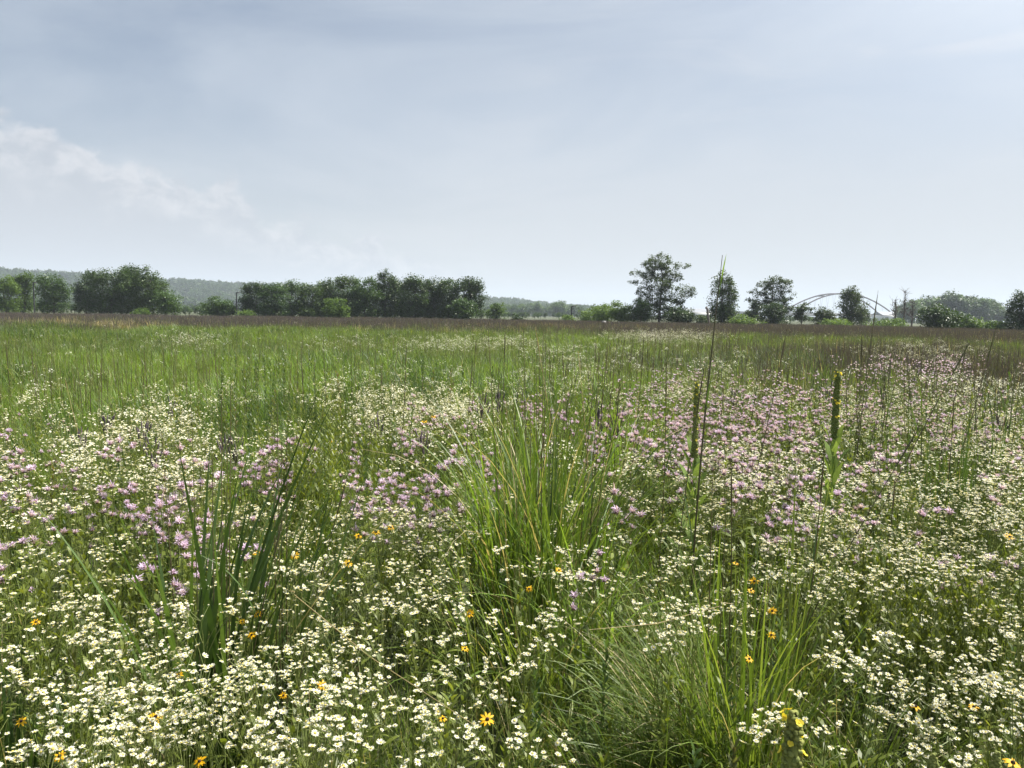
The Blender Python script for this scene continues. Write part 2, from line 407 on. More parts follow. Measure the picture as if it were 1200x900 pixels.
# ------------------------------------------------------------------ instancing of countless stuff
def gn_stuff(name, sources, pos, rotz, scl, idx, label, cat, tilt=None):
    """ONE object: a cloud of points, each showing one source mesh through geometry nodes."""
    coll = bpy.data.collections.new(name + '_sources')
    srcs = []
    for i, me in enumerate(sources):
        o = bpy.data.objects.new(f'{name}_source.{i:03d}', me); coll.objects.link(o); srcs.append(o)
    me = bpy.data.meshes.new(name); N = len(pos)
    me.vertices.add(N); me.vertices.foreach_set('co', np.asarray(pos, np.float32).ravel())
    rot = np.zeros((N, 3), np.float32); rot[:, 2] = rotz
    if tilt is not None: rot[:, :2] = tilt
    a = me.attributes.new('rot', 'FLOAT_VECTOR', 'POINT'); a.data.foreach_set('vector', rot.ravel())
    a = me.attributes.new('scl', 'FLOAT', 'POINT'); a.data.foreach_set('value', np.asarray(scl, np.float32))
    a = me.attributes.new('idx', 'INT', 'POINT'); a.data.foreach_set('value', np.asarray(idx, np.int32))
    ob = bpy.data.objects.new(name, me); COL.objects.link(ob)
    ng = bpy.data.node_groups.new(name, 'GeometryNodeTree')
    ng.interface.new_socket('Geometry', in_out='INPUT', socket_type='NodeSocketGeometry')
    ng.interface.new_socket('Geometry', in_out='OUTPUT', socket_type='NodeSocketGeometry')
    gi = ng.nodes.new('NodeGroupInput'); go = ng.nodes.new('NodeGroupOutput')
    ci = ng.nodes.new('GeometryNodeCollectionInfo'); ci.inputs['Collection'].default_value = coll
    ci.inputs['Separate Children'].default_value = True; ci.inputs['Reset Children'].default_value = True
    ip = ng.nodes.new('GeometryNodeInstanceOnPoints'); ip.inputs['Pick Instance'].default_value = True
    def attr(nm, ty):
        n = ng.nodes.new('GeometryNodeInputNamedAttribute'); n.data_type = ty; n.inputs['Name'].default_value = nm
        return n.outputs[0]
    L = ng.links
    L.new(gi.outputs[0], ip.inputs['Points']); L.new(ci.outputs[0], ip.inputs['Instance'])
    L.new(attr('idx', 'INT'), ip.inputs['Instance Index'])
    er = ng.nodes.new('FunctionNodeEulerToRotation'); L.new(attr('rot', 'FLOAT_VECTOR'), er.inputs[0])
    L.new(er.outputs[0], ip.inputs['Rotation']); L.new(attr('scl', 'FLOAT'), ip.inputs['Scale'])
    L.new(ip.outputs[0], go.inputs[0])
    md = ob.modifiers.new('scatter', 'NODES'); md.node_group = ng
    tag(ob, label, cat, kind='stuff'); return ob

# ------------------------------------------------------------------ trees
LEAFT = MB(); LEAFT.add([[-.5,0,0],[0,-.32,.06],[.55,0,0],[0,.32,.06]], [[0,1,2,3]], 0)
def crown_cloud(rg, lobes, nclump, per, sig, leaf, up=.0):
    """lobes: list of (cx,cy,cz,rx,ry,rz). Leaf clumps in the lobes' volume, mostly in the outer shell."""
    lobes = np.array(lobes, float); vol = lobes[:, 3] * lobes[:, 4] * lobes[:, 5]; vol = vol ** (2/3)
    which = rg.choice(len(lobes), nclump, p=vol / vol.sum()); lb = lobes[which]
    d = nrm(rg.normal(size=(nclump, 3))); rr = rg.uniform(.35, 1.0, nclump) ** .55
    c = lb[:, :3] + d * lb[:, 3:] * rr[:, None]
    s = sig * rg.uniform(.6, 1.35, nclump)
    n = rg.poisson(per, nclump) + 3; ci = np.repeat(np.arange(nclump), n)
    off = rg.normal(size=(len(ci), 3)) * s[ci][:, None] * np.array([1, 1, .62 + up])
    off *= np.minimum(1, 1.9 * s[ci] / np.maximum(np.linalg.norm(off, axis=1), 1e-6))[:, None] ** .7
    P = c[ci] + off
    P[:, 2] = np.maximum(P[:, 2], .15)
    return c, P, ci
def foliage_mesh(rg, P, ci, leaf, nclump):
    mb = MB(); N = len(P)
    Rm = rotz_tilt(rg.uniform(0, 2*np.pi, N), np.abs(rg.normal(0, .75, N)), rg.uniform(0, 2*np.pi, N))
    cr_ = rg.random(nclump)
    r = np.clip(cr_[ci] * .85 + rg.random(N) * .15, 0, 1)
    mb.stamp(LEAFT, P, Rm, leaf * rg.uniform(.6, 1.4, N), r); return mb
def tree_at(name, label, px, top, wpx, dist, mat, style='dense', group=None, cat='tree', seed=0, bark=None, lobes=None, leafsz=.24, k=1.0):
    rg = np.random.default_rng(seed + int(px * 7))
    b = at_dist(px, 450, dist); hor = CP + 0; 
    # horizontal direction of pixel column at the height of the crown
    tp = at_dist(px, top, dist); H = tp[2]; base = np.array([tp[0], dist, 0.0])
    Wd = wpx / F * dist * (1.18 if style == 'dense' and px < 600 else 1.28 if style == 'bush' and px > 690 else 1); bark = bark or BARK
    root = empty(name, base); tag(root, label, cat, group)
    R_ = Wd / 2
    if lobes is not None:
        lb = [(x * R_, y * R_, z * H, a * R_, c2 * R_, c3 * H) for x, y, z, a, c2, c3 in lobes]
    elif style == 'bush':
        lb = [(rg.uniform(-.45, .45) * R_, rg.uniform(-.4, .4) * R_, H * rg.uniform(.3, .6), R_ * rg.uniform(.4, .6), R_ * rg.uniform(.4, .6), H * rg.uniform(.3, .38)) for _ in range(6)]
    elif style == 'dense':
        lb = [(0, 0, H * .5, R_ * .8, R_ * .8, H * .42), (0, 0, H * .22, R_ * .85, R_ * .8, H * .2)]
        for _ in range(7):
            zz = rg.uniform(.22, .82); rr = (1 - max(0, zz - .5) * 1.2)
            lb.append((rg.uniform(-.65, .65) * R_ * rr, rg.uniform(-.5, .5) * R_, H * zz, R_ * rg.uniform(.3, .55), R_ * rg.uniform(.3, .5), H * rg.uniform(.10, .17)))
        for _ in range(5):
            qx = rg.uniform(-.6, .6); lb.append((qx * R_, rg.uniform(-.3, .3) * R_, H * (.93 - .3 * abs(qx)) * rg.uniform(.93, 1), R_ * rg.uniform(.08, .16), R_ * .12, H * rg.uniform(.06, .11)))
    else:
        lb = []
        for _ in range(13):
            zz = rg.uniform(.32, .88); wd = math.sin(math.pi * min(1, (zz - .12) / .95)) ** .6
            a = rg.uniform(0, 2 * np.pi); q = rg.uniform(.2, .72) * wd
            lb.append((math.cos(a) * q * R_, math.sin(a) * q * R_, H * zz, R_ * rg.uniform(.22, .36), R_ * rg.uniform(.22, .36), H * rg.uniform(.07, .11)))
    area = Wd * H
    sig = .33 if style != 'open' else .28
    nc = int((area * 6.6 if style != 'open' else area * 4.6) * k); nc = max(14, min(nc, 800))
    c, P, ci = crown_cloud(rg, lb, nc, 34 if style != 'open' else 26, sig * (leafsz / .24), leafsz, .35 if style == 'dense' else 0)
    over = P[:, 2] > H; P[over, 2] = H - (P[over, 2] - H) * .3
    foliage_mesh(rg, P, ci, leafsz, nc).build('crown', mat, root)
    tb = MB(); hr = .04 * H ** .9 * (.55 if style == 'bush' else .8) * .7
    tp_ = np.array([[0, 0, -.1], [rg.normal(0, .02) * H, 0, H * .3], [rg.normal(0, .03) * H, rg.normal(0, .02) * H, H * .6], [0, 0, H * .85]])
    tube(tb, tp_, [hr * 1.15, hr * .85, hr * .5, hr * .12], 7)
    sel = rg.choice(len(c), min(len(c), 26), replace=False)
    for q in c[sel]:
        z0 = max(H * .12, min(q[2] * rg.uniform(.45, .75), H * .7)); t = z0 / (H * .85)
        s0 = np.array([np.interp(z0, tp_[:, 2], tp_[:, 0]), np.interp(z0, tp_[:, 2], tp_[:, 1]), z0])
        mid = (s0 + q) / 2 + np.array([0, 0, -.06 * H * rg.random()])
        tube(tb, [s0, mid, q], [hr * .35 * (1 - t * .6), hr * .22 * (1 - t * .5), .012 * H ** .3], 4)
    tb.build('trunk', bark, root)
    return root

TREES = [  # name, label, px, top, width, dist, mat, style
 ('willow_tree', 'slender pale green tree at the far left edge of the field', 6, 320, 30, 128, TREE_L, 'dense'),
 ('willow_tree', 'thin pale green tree just left of the first lamp post', 26, 316, 26, 131, TREE_L, 'dense'),
 ('broadleaf_tree', 'single rounded mid green tree just right of the first lamp post', 61, 317, 38, 124, TREE_M, 'dense'),
 ('broadleaf_tree', 'narrow dark tree on the left end of the second clump', 99, 318, 28, 128, TREE_D, 'dense'),
 ('broadleaf_tree', 'tallest dark tree in the left clump with ragged pointed top', 129, 307, 54, 124, TREE_D, 'dense'),
 ('broadleaf_tree', 'dark tree behind the middle of the left clump', 152, 309, 44, 130, TREE_D, 'dense'),
 ('broadleaf_tree', 'round topped dark tree on the right of the left clump', 173, 310, 44, 124, TREE_D, 'dense'),
 ('broadleaf_tree', 'lower light green tree leaning out at the right end of the left clump', 194, 333, 36, 119, TREE_M, 'bush'),
 ('broadleaf_tree', 'isolated low round green tree left of the second lamp post', 253, 345, 50, 122, TREE_M, 'bush'),
 ('broadleaf_tree', 'pointed dark tree at the left end of the long tree row', 298, 327, 34, 124, TREE_D, 'dense'),
 ('broadleaf_tree', 'second tree of the long row, slightly lower than its left neighbour', 320, 331, 38, 122, TREE_M, 'dense'),
 ('broadleaf_tree', 'third tree of the long row with a bent tip', 341, 327, 36, 125, TREE_M, 'dense'),
 ('broadleaf_tree', 'lowest notch tree between two taller groups of the long row', 365, 331, 36, 124, TREE_D, 'dense'),
 ('broadleaf_tree', 'dark tree behind the pale bushy one in the long row', 386, 325, 38, 127, TREE_D, 'dense'),
 ('broadleaf_tree', 'pale bushy tree in front of the middle of the long row', 398, 346, 36, 116, TREE_L, 'bush'),
 ('broadleaf_tree', 'full dark tree at the middle of the long row', 408, 320, 40, 125, TREE_D, 'dense'),
 ('broadleaf_tree', 'round topped mid green tree at the middle of the long row', 428, 319, 38, 123, TREE_M, 'dense'),
 ('broadleaf_tree', 'tallest pointed tree of the long row', 452, 314, 34, 125, TREE_D, 'dense'),
 ('broadleaf_tree', 'dark tree right of the pointed tallest one in the long row', 470, 324, 30, 128, TREE_D, 'dense'),
 ('broadleaf_tree', 'broad twin tipped dark tree in the right half of the long row', 486, 318, 42, 123, TREE_D, 'dense'),
 ('broadleaf_tree', 'dark tree third from the right end of the long row', 508, 321, 38, 126, TREE_D, 'dense'),
 ('broadleaf_tree', 'dark tree second from the right end of the long row', 526, 323, 34, 124, TREE_D, 'dense'),
 ('broadleaf_tree', 'round tree closing the long row on its right end', 545, 324, 44, 122, TREE_D, 'dense'),
 ('broadleaf_tree', 'yellowish green low tree at the foot of the row end', 541, 346, 42, 115, TREE_M, 'bush'),
 ('small_tree', 'small pale green tree standing right of the long row', 582, 353, 24, 140, TREE_L, 'bush'),
 ('small_tree', 'tiny dark tree right of the small pale one beyond the field', 608, 366, 14, 130, TREE_D, 'bush'),
 ('shrub', 'pale round bush left of the big open tree', 706, 351, 40, 118, TREE_L, 'bush'),
 ('shrub', 'pale green bush touching the left foot of the big open tree', 728, 352, 34, 113, TREE_L, 'bush'),
 ('shrub', 'mid green bush under the left side of the big open tree', 752, 348, 32, 110, TREE_M, 'bush'),
 ('shrub', 'dark bush under the right side of the big open tree', 795, 357, 42, 110, TREE_D, 'bush'),
 ('columnar_tree', 'narrow upright dark tree right of the leaning wooden post', 848, 314, 40, 112, TREE_D, 'dense'),
 ('shrub', 'bushy dark sapling left of the airy tree beside the arch', 884, 350, 24, 116, TREE_G, 'open'),
 ('shrub', 'dark bush at the foot of the airy tree beside the arch', 908, 352, 36, 110, TREE_D, 'bush'),
 ('small_tree', 'small tree covering the left foot of the bridge arch', 941, 351, 30, 116, TREE_D, 'open'),
 ('small_tree', 'low tree under the crown of the bridge arch', 968, 357, 30, 116, TREE_G, 'bush'),
 ('broadleaf_tree', 'full round tree standing before the right half of the arch', 1000, 335, 40, 112, TREE_G, 'dense'),
 ('small_tree', 'low tree leaning against the right side of the tree before the arch', 1014, 356, 18, 115, TREE_G, 'open'),
 ('shrub', 'dark round bush in front of the distant right hand wood', 1099, 352, 42, 92, TREE_D, 'bush'),
 ('shrub', 'smaller green bush joined to the right of the dark round bush', 1120, 357, 26, 95, TREE_M, 'bush'),
 ('broadleaf_tree', 'dark tree cut by the right edge of the picture', 1201, 337, 42, 90, TREE_D, 'dense'),
 ('shrub', 'low pale brush left of the tree on the right edge', 1168, 374, 46, 92, TREE_L, 'bush'),
 ('shrub', 'low pale brush right of the dark round bush', 1142, 371, 40, 94, TREE_L, 'bush'),
 ('shrub', 'flat pale bush at the foot of the third lamp post', 664, 369, 28, 116, TREE_L, 'bush'),
 ('shrub', 'tiny pale bush right of the third lamp post', 686, 370, 22, 117, TREE_L, 'bush'),
 ('shrub', 'low pale bush right of the columnar tree', 872, 368, 34, 105, TREE_L, 'bush'),
 ('shrub', 'low grey green bush left of the columnar tree', 826, 369, 22, 108, TREE_G, 'bush'),
 ('shrub', 'low pale scrub beneath the bridge arch', 985, 373, 40, 106, TREE_L, 'bush'),
 ('shrub', 'low pale scrub below the right foot of the arch', 1040, 373, 46, 104, TREE_L, 'bush'),
 ('shrub', 'low pale bush at the foot of the left clump of trees', 167, 361, 26, 114, TREE_L, 'bush'),
 ('shrub', 'small pale bush right of the second lamp post', 288, 362, 22, 114, TREE_L, 'bush'),
]
for i, (nm, lb, px, top, w, d, mt, st) in enumerate(TREES):
    tree_at(nm, lb, px, top, w, d, mt, st, seed=i, cat='shrub' if nm == 'shrub' else 'tree')
# the big open tree: crown outline from its lobes
tree_at('cottonwood_tree', 'tallest tree, open crowned with sky showing through, right of centre', 775, 293, 74, 112, TREE_G, 'open', seed=5,
        lobes=[(-.02,0,.86,.42,.4,.10),(.28,.1,.80,.36,.3,.08),(-.28,-.1,.80,.34,.3,.08),(0,.2,.70,.5,.4,.10),(.38,0,.66,.34,.3,.08),(-.42,.1,.66,.3,.3,.06),
               (-.75,0,.70,.22,.2,.035),(-.86,0,.58,.16,.15,.02),(.74,0,.80,.2,.2,.03),(-.1,-.2,.56,.5,.4,.09),(.3,.1,.50,.34,.3,.08),(-.5,0,.48,.3,.3,.08),
               (.0,0,.40,.5,.4,.10),(.8,0,.50,.26,.2,.06),(.96,.1,.44,.2,.2,.05),(.55,0,.38,.3,.3,.08),(-.45,.1,.34,.35,.3,.10),(.3,0,.28,.5,.4,.12),(-.1,.1,.2,.6,.5,.14)], k=1.45, leafsz=.21)
tree_at('broadleaf_tree', 'airy tree with broad open crown left of the bridge arch', 906, 320, 58, 114, TREE_G, 'open', seed=9,
        lobes=[(.1,0,.86,.4,.3,.08),(.5,.1,.80,.34,.3,.09),(-.3,0,.78,.3,.3,.08),(-.62,0,.66,.3,.25,.07),(.0,.1,.64,.45,.4,.12),(.62,0,.60,.34,.3,.10),(-.85,0,.52,.18,.2,.04),
               (.2,-.1,.45,.45,.4,.12),(-.4,.1,.45,.3,.3,.08),(.7,.1,.36,.25,.25,.08),(.1,0,.28,.5,.4,.13),(-.6,0,.25,.25,.25,.1)], k=1.25, leafsz=.22)

# bare dead trees
def dead_tree(label, px, top, dist, spread, seed):
    rg = np.random.default_rng(seed); tp = at_dist(px, top, dist); H = tp[2]
    root = empty('dead_tree', (tp[0], dist, 0)); tag(root, label, 'dead tree', 'bare dead trees right of the arch')
    tb = MB(); tube(tb, [[0,0,-.1],[.1,0,H*.5],[0,0,H]], [.16, .11, .03], 6); tb.build('trunk', BARK, root)
    bb = MB()
    for _ in range(22):
        z = rg.uniform(.35, .95) * H; a = rg.uniform(0, 6.28); l = spread * rg.uniform(.4, 1) * (1.15 - z / H)
        e = np.array([math.cos(a) * l, math.sin(a) * l, z + l * rg.uniform(.2, .9)])
        m_ = (np.array([0, 0, z]) + e) / 2 + rg.normal(0, .1, 3)
        tube(bb, [[0, 0, z], m_, e], [.06, .045, .015], 4)
        for _ in range(3):
            e2 = m_ + rg.normal(0, .4, 3) + [0, 0, .5]; tube(bb, [m_, e2], [.03, .012], 3)
    bb.build('branch', BARK, root)
dead_tree('bare dead tree with short side branches right of the arch', 1050, 350, 125, 2.2, 1)
dead_tree('tallest bare dead pole-like tree left of the distant wood', 1061, 340, 128, 1.2, 2)
dead_tree('bare dead tree closest to the distant wood', 1070, 351, 130, 2.0, 3)

# sparse treeline masses: hills forest, far wood
def far_crown(seed, n=420, leaf=1.3):
    rg = np.random.default_rng(seed); lb = [(rg.uniform(-2, 2), rg.uniform(-2, 2), rg.uniform(5, 10), rg.uniform(2, 3.4), rg.uniform(2, 3.4), rg.uniform(2, 3.5)) for _ in range(6)]
    c, P, ci = crown_cloud(rg, lb, 50, n / 50, .8, leaf)
    mb = foliage_mesh(rg, P, ci, leaf, 50); tube(mb, [[0,0,-2],[0,0,8]], [.3,.15], 5, 0); return mb
hs = [far_crown(40 + i).mesh('forest_tree', TREE_M if i % 2 else TREE_D) for i in range(5)]
rg = np.random.default_rng(11); n = 9000
az = R(-50) + rg.random(n) * R(62); d = rg.uniform(900, 1720, n)
X = d * np.sin(az); Y = d * np.cos(az); Z = hill_z(X, Y)
k = (ridge(np.degrees(az)) > 1)
gn_stuff('forest', hs, np.stack([X, Y, Z], 1)[k], rg.uniform(0, 6.28, n)[k], rg.uniform(.8, 1.35, n)[k], rg.integers(0, 5, n)[k],
         'hazy blue green forest covering the far low hills', 'forest')
hs2 = [far_crown(60 + i, 1500, .7).mesh('wood_tree', [TREE_M, TREE_D, TREE_L][i % 3]) for i in range(5)]
pp = []
def wood(x0, x1, tops, dist, n, sc0):
    for _ in range(n):
        px = rg.uniform(x0, x1); t = np.interp(px, *tops); d = dist * rg.uniform(.95, 1.25)
        P = at_dist(px, t, d); hgt = max(2.5, P[2] * rg.uniform(.82, 1.03) * dist / d * 1.0)
        pp.append((P[0], d, 0, hgt / 12.5))
wood(1056, 1186, ([1056, 1075, 1100, 1120, 1150, 1165, 1186], [356, 348, 345, 343, 347, 352, 366]), 420, 240, 1)
wood(560, 700, ([560, 600, 628, 640, 655, 672, 680, 700], [358, 356, 354, 360, 350, 356, 357, 366]), 560, 170, 1)
wood(760, 1060, ([760, 860, 960, 1060], [369, 370, 371, 371]), 700, 160, 1)
wood(-250, 560, ([-250, 560], [345, 360]), 500, 260, 1)
wood(-250, 560, ([-250, 120, 300, 560], [352, 354, 358, 362]), 240, 230, 1)
wood(560, 1060, ([560, 760, 1060], [368, 371, 374]), 260, 170, 1)
wood(-50, 580, ([-50, 120, 300, 580], [360, 363, 365, 369]), 150, 150, 1)
wood(1186, 1500, ([1186, 1500], [362, 350]), 380, 120, 1)
pp = np.array(pp)
gn_stuff('distant_wood', hs2, pp[:, :3], rg.uniform(0, 6.28, len(pp)), pp[:, 3], rg.integers(0, 5, len(pp)),
         'hazy green woods on the flat land beyond the field', 'wood')

# ------------------------------------------------------------------ lamp posts, poles, bridge, buildings
def lamp_post(label, px, top, dist, arm):
    tp = at_dist(px, top, dist); H = tp[2]
    root = empty('lamp_post', (tp[0], dist, 0)); tag(root, label, 'lamp post', 'lamp posts along the far path')
    m = MB(); tube(m, [[0,0,0],[0,0,.5],[0,0,H-.1]], [.13, .11, .085], 8); m.build('pole', METAL, root)
    m = MB(); box(m, (0, 0, .08), (.4, .4, .16)); m.build('base', CONC, root)
    m = MB(); box(m, (arm * .22, 0, H), (.5, .3, .12)); box(m, (arm * .1, 0, H - .09), (.3, .1, .08)); h = m.build('lamp_head', METAL, root)
    m = MB(); box(m, (arm * .25, 0, H - .075), (.36, .26, .03)); m.build('lens', WHT, h)
lamp_post('black lamp post between the two leftmost trees', 39, 331, 112, 1)
lamp_post('thin black lamp post left of the long tree row', 277, 343, 116, 1)
lamp_post('small black lamp post standing in the gap left of the big tree', 670, 359, 116, 1)
tp = at_dist(829, 361, 104); root = empty('wooden_post', (tp[0], 104, 0)); tag(root, 'broken leaning wooden post left of the columnar tree', 'post')
m = MB(); tube(m, [[.5,0,-.2],[.25,0,1.1],[-.05,0,tp[2]]], [.17,.16,.14], 8); m.build('shaft', WOODP, root)
m = MB(); tube(m, [[-.05,0,tp[2]],[-.28,0,tp[2]+.06]], [.17,.12], 6); m.build('broken_top', WOODP, root)
tp = at_dist(708, 378.6, 100); m = MB(); box(m, (0, 0, .45), (.5, .3, .9)); box(m, (0, 0, .915), (.56, .36, .03)); o = m.build('marker_box', WHT, None, (tp[0], 100, 0)); tag(o, 'tiny white box standing at the far edge of the field', 'box')

def bridge():
    D = 900.0
    root = empty('arch_bridge', (at_dist(984, 360, D)[0], D, 0)); tag(root, 'distant twin ribbed steel arch bridge behind the trees', 'bridge')
    s = D / F; half = 80 * s; zt = at_dist(978, 344, D)[2]; zd = at_dist(978, 368.5, D)[2]
    root.rotation_euler = (0, 0, R(22)); hx = half / math.cos(R(22)) * .95
    for sy in (-11, 11):
        m = MB(); t = np.linspace(-1, 1, 41)
        pts = np.stack([t * hx, sy * (1 - .35 * (1 - t * t)), zd - 4 + (zt - zd + 4) * (1 - t * t)], 1)
        P0 = pts
        V = []; 
        for p in P0:
            for a, b in ((-.5, -.7), (.5, -.7), (.5, .7), (-.5, .7)): V.append(p + np.array([0, a, b]))
        f = [[i*4+j, i*4+(j+1) % 4, i*4+4+(j+1) % 4, i*4+4+j] for i in range(40) for j in range(4)]
        m.add(V, f); rib = m.build('arch_rib', STEEL, root, smooth=False)
        for q in np.linspace(-.8, .8, 15):
            m = MB(); zz = zd - 4 + (zt - zd + 4) * (1 - q * q)
            tube(m, [[q * hx, sy, zd], [q * hx, sy * (1 - .35 * (1 - q * q)), zz]], .12, 4)
            m.build('hanger', CONC, rib)
    for q in (-.35, -.12, .12, .35):
        m = MB(); zz = zd - 4 + (zt - zd + 4) * (1 - q * q); w = 11 * (1 - .35 * (1 - q * q)); box(m, (q * hx, 0, zz), (1.2, 2 * w, 1.2)); m.build('cross_brace', STEEL, root)
    m = MB(); box(m, (0, 0, zd - 1), (hx * 2 + 260, 24, 2.2)); m.build('deck', CONC, root)
    for sy in (-11.6, 11.6): m = MB(); box(m, (0, sy, zd + .8), (hx * 2 + 260, .3, 1.2)); m.build('parapet', CONC, root)
    for q in (-1.0, 1.0, -1.8, 1.8):
        m = MB(); box(m, (q * hx, 0, (zd - 2.1) / 2 - .2), (4, 20, zd - 1.8)); m.build('pier', CONC, root)
bridge()
def house(label, px, dist, w, d_, h, cat='building', roofc=ROOFM):
    P = at_dist(px, 370, dist); root = empty('far_building', (P[0], dist, 0), R(12)); tag(root, label, cat)
    m = MB(); box(m, (0, 0, h / 2), (w, d_, h)); m.build('wall', WHT, root)
    m = MB(); x, y = w / 2 + .5, d_ / 2 + .5
    m.add([[-x,-y,h],[x,-y,h],[x,y,h],[-x,y,h],[-x,0,h+d_*.22],[x,0,h+d_*.22]], [[0,1,5,4],[2,3,4,5]]); m.add([[-x,-y,h],[-x,y,h],[-x,0,h+d_*.22],[x,-y,h],[x,y,h],[x,0,h+d_*.22]], [[1,0,2],[3,4,5]])
    m.build('roof', roofc, root, smooth=False)
    for i in range(int(w // 7)):
        m = MB(); box(m, (-w / 2 + 4 + i * 7, -d_ / 2 - .03, h * .55), (3, .1, h * .35)); m.build('window', METAL, root)
house('low white building glimpsed left of the columnar tree', 822, 520, 26, 12, 4.6)
house('low white building glimpsed right of the arch foot', 1046, 640, 30, 14, 5.5)
# ================================================================== the meadow
def path(rg, H, bend=.06, n=5):
    a = rg.uniform(0, 6.28); b = rg.uniform(.2, 1) * bend * H; t = np.linspace(0, 1, n)
    return np.stack([np.cos(a) * b * t ** 1.8, np.sin(a) * b * t ** 1.8, H * t], 1)
def on(pts, t):
    t = np.atleast_1d(t) * (len(pts) - 1); i = np.minimum(t.astype(int), len(pts) - 2); f = (t - i)[:, None]
    return pts[i] * (1 - f) + pts[i + 1] * f
def petal_ring(mb, n, r0_, r1, w, lift, mat, rg, jit=.12, droop=0.0, two=True):
    a = np.arange(n) / n * 2 * np.pi + rg.uniform(-jit, jit, n) * 2
    R1 = r1 * rg.uniform(.86, 1.1, n); lf = lift + rg.uniform(-.15, .15, n) * r1
    ca, sa = np.cos(a), np.sin(a); S = np.stack([-sa, ca, 0 * a], 1); O = np.stack([ca, sa, 0 * a], 1); Z = np.array([0, 0, 1.0])
    p0 = O * r0_; p1 = O * ((r0_ + R1) / 2)[:, None] + Z * (lf * .6)[:, None]; p2 = O * R1[:, None] + Z * (lf - droop)[:, None]
    V = np.stack([p0 - S * w * .25, p0 + S * w * .25, p1 - S * w * .5, p1 + S * w * .5, p2 - S * w * .3, p2 + S * w * .3], 1)
    f = np.array([[0, 1, 3, 2], [2, 3, 5, 4]]); F_ = (f[None] + (np.arange(n) * 6)[:, None, None]).reshape(-1, 4)
    mb.add(V.reshape(-1, 3), F_, mat, np.repeat(rg.random(n), 6))
def dome(mb, r, h, n, mat, z=0.0, rr=.5, rings=2):
    V = [];
    for i in range(rings + 1):
        t = i / (rings + 1) * math.pi / 2
        for j in range(n): V.append([r * math.cos(t) * math.cos(j / n * 6.283), r * math.cos(t) * math.sin(j / n * 6.283), z + h * math.sin(t)])
    V.append([0, 0, z + h])
    q = [[i*n + j, i*n + (j+1) % n, (i+1)*n + (j+1) % n, (i+1)*n + j] for i in range(rings) for j in range(n)]
    mb.add(V, q, mat, rr); k = rings * n
    mb.add(V[k:], [[j, (j+1) % n, n] for j in range(n)], mat, rr)
def fhead(rg, lod):
    """small daisy head about 16 mm wide: white rays (slot 0) round a yellow disc (slot 1)"""
    mb = MB()
    if lod == 0:
        petal_ring(mb, 21, .0030, .0085, .0022, rg.uniform(-.001, .0025), 0, rg); dome(mb, .0034, .0020, 7, 1, .0005)
        dome(mb, .0034, -.003, 6, 2, 0)
    elif lod == 1:
        n = 9; a = np.arange(n) / n * 6.283; r_ = .0088 * rg.uniform(.8, 1.12, n)
        V = np.vstack([[0, 0, 0], np.stack([np.cos(a) * r_, np.sin(a) * r_, rg.uniform(-.001, .003, n)], 1)])
        mb.add(V, [[0, 1 + j, 1 + (j + 1) % n] for j in range(n)], 0, rg.random())
        dome(mb, .0034, .002, 4, 1, .0006, rings=1)
    else:
        s = .0095; mb.add([[-s, 0, 0], [0, -s, .002], [s, 0, 0], [0, s, .002]], [[0, 1, 2, 3]], 0, rg.random())
    return mb
def fleabane(rg, lod, H=None, n_scale=1.0):
    H = H or rg.uniform(.58, .84); st = MB(); lv = MB(); tips = []
    p = path(rg, H * .93, .09); sides = 4 if lod == 0 else 3
    if lod < 2: tube(st, p, np.linspace(.0024, .0012, 5), sides, 0, rg.random(), cap=False)
    else: blades(st, np.array([[0, 0, 0.]]), H * .9, .006, rg.uniform(0, 6.28), .05, .05, 2, 0, prof='x')
    nb = rg.integers(6, 10)
    for i in range(nb):
        t = rg.uniform(.52, .98); b = on(p, t)[0]; a = rg.uniform(0, 6.28); sp = rg.uniform(.03, .11) * (1.3 - t * .5)
        e = np.array([b[0] + math.cos(a) * sp, b[1] + math.sin(a) * sp, min(H, b[2] + rg.uniform(.05, .2))])
        e[2] = max(e[2], H * rg.uniform(.84, .97))
        if lod < 2: tube(st, [b, (b + e) / 2 + [0, 0, .012], e], [.0011, .0009, .0008], 3, 0, rg.random(), cap=False)
        for k in range(int(rg.integers(3, 8))):
            q = e + np.array([rg.normal(0, .019), rg.normal(0, .019), rg.uniform(.006, .036)])
            if lod == 0: tube(st, [e, q - [0, 0, .003]], [.0007, .0006], 3, 0, .5, cap=False)
            tips.append(q)
    n = [24, 14, 7][lod]; t = rg.uniform(.08, .85, n); b = on(p, t)
    blades(lv, b, rg.uniform(.045, .085, n) * (1.25 - .6 * t), rg.uniform(.009, .015, n) * [1, 1.2, 2][lod], rg.uniform(0, 6.28, n), rg.uniform(.5, 1.1, n), rg.uniform(.2, .9, n), [4, 2, 1][lod], 0, prof='leaf')
    tips = np.array(tips); N = len(tips)
    rot = rotz_tilt(rg.uniform(0, 6.28, N), np.abs(rg.normal(.2, .38, N)), rg.uniform(0, 6.28, N)); sc = rg.uniform(.6, 1.02, N); sc = np.where(rg.random(N) < .25, sc * .45, sc)
    return st, lv, tips, rot, sc
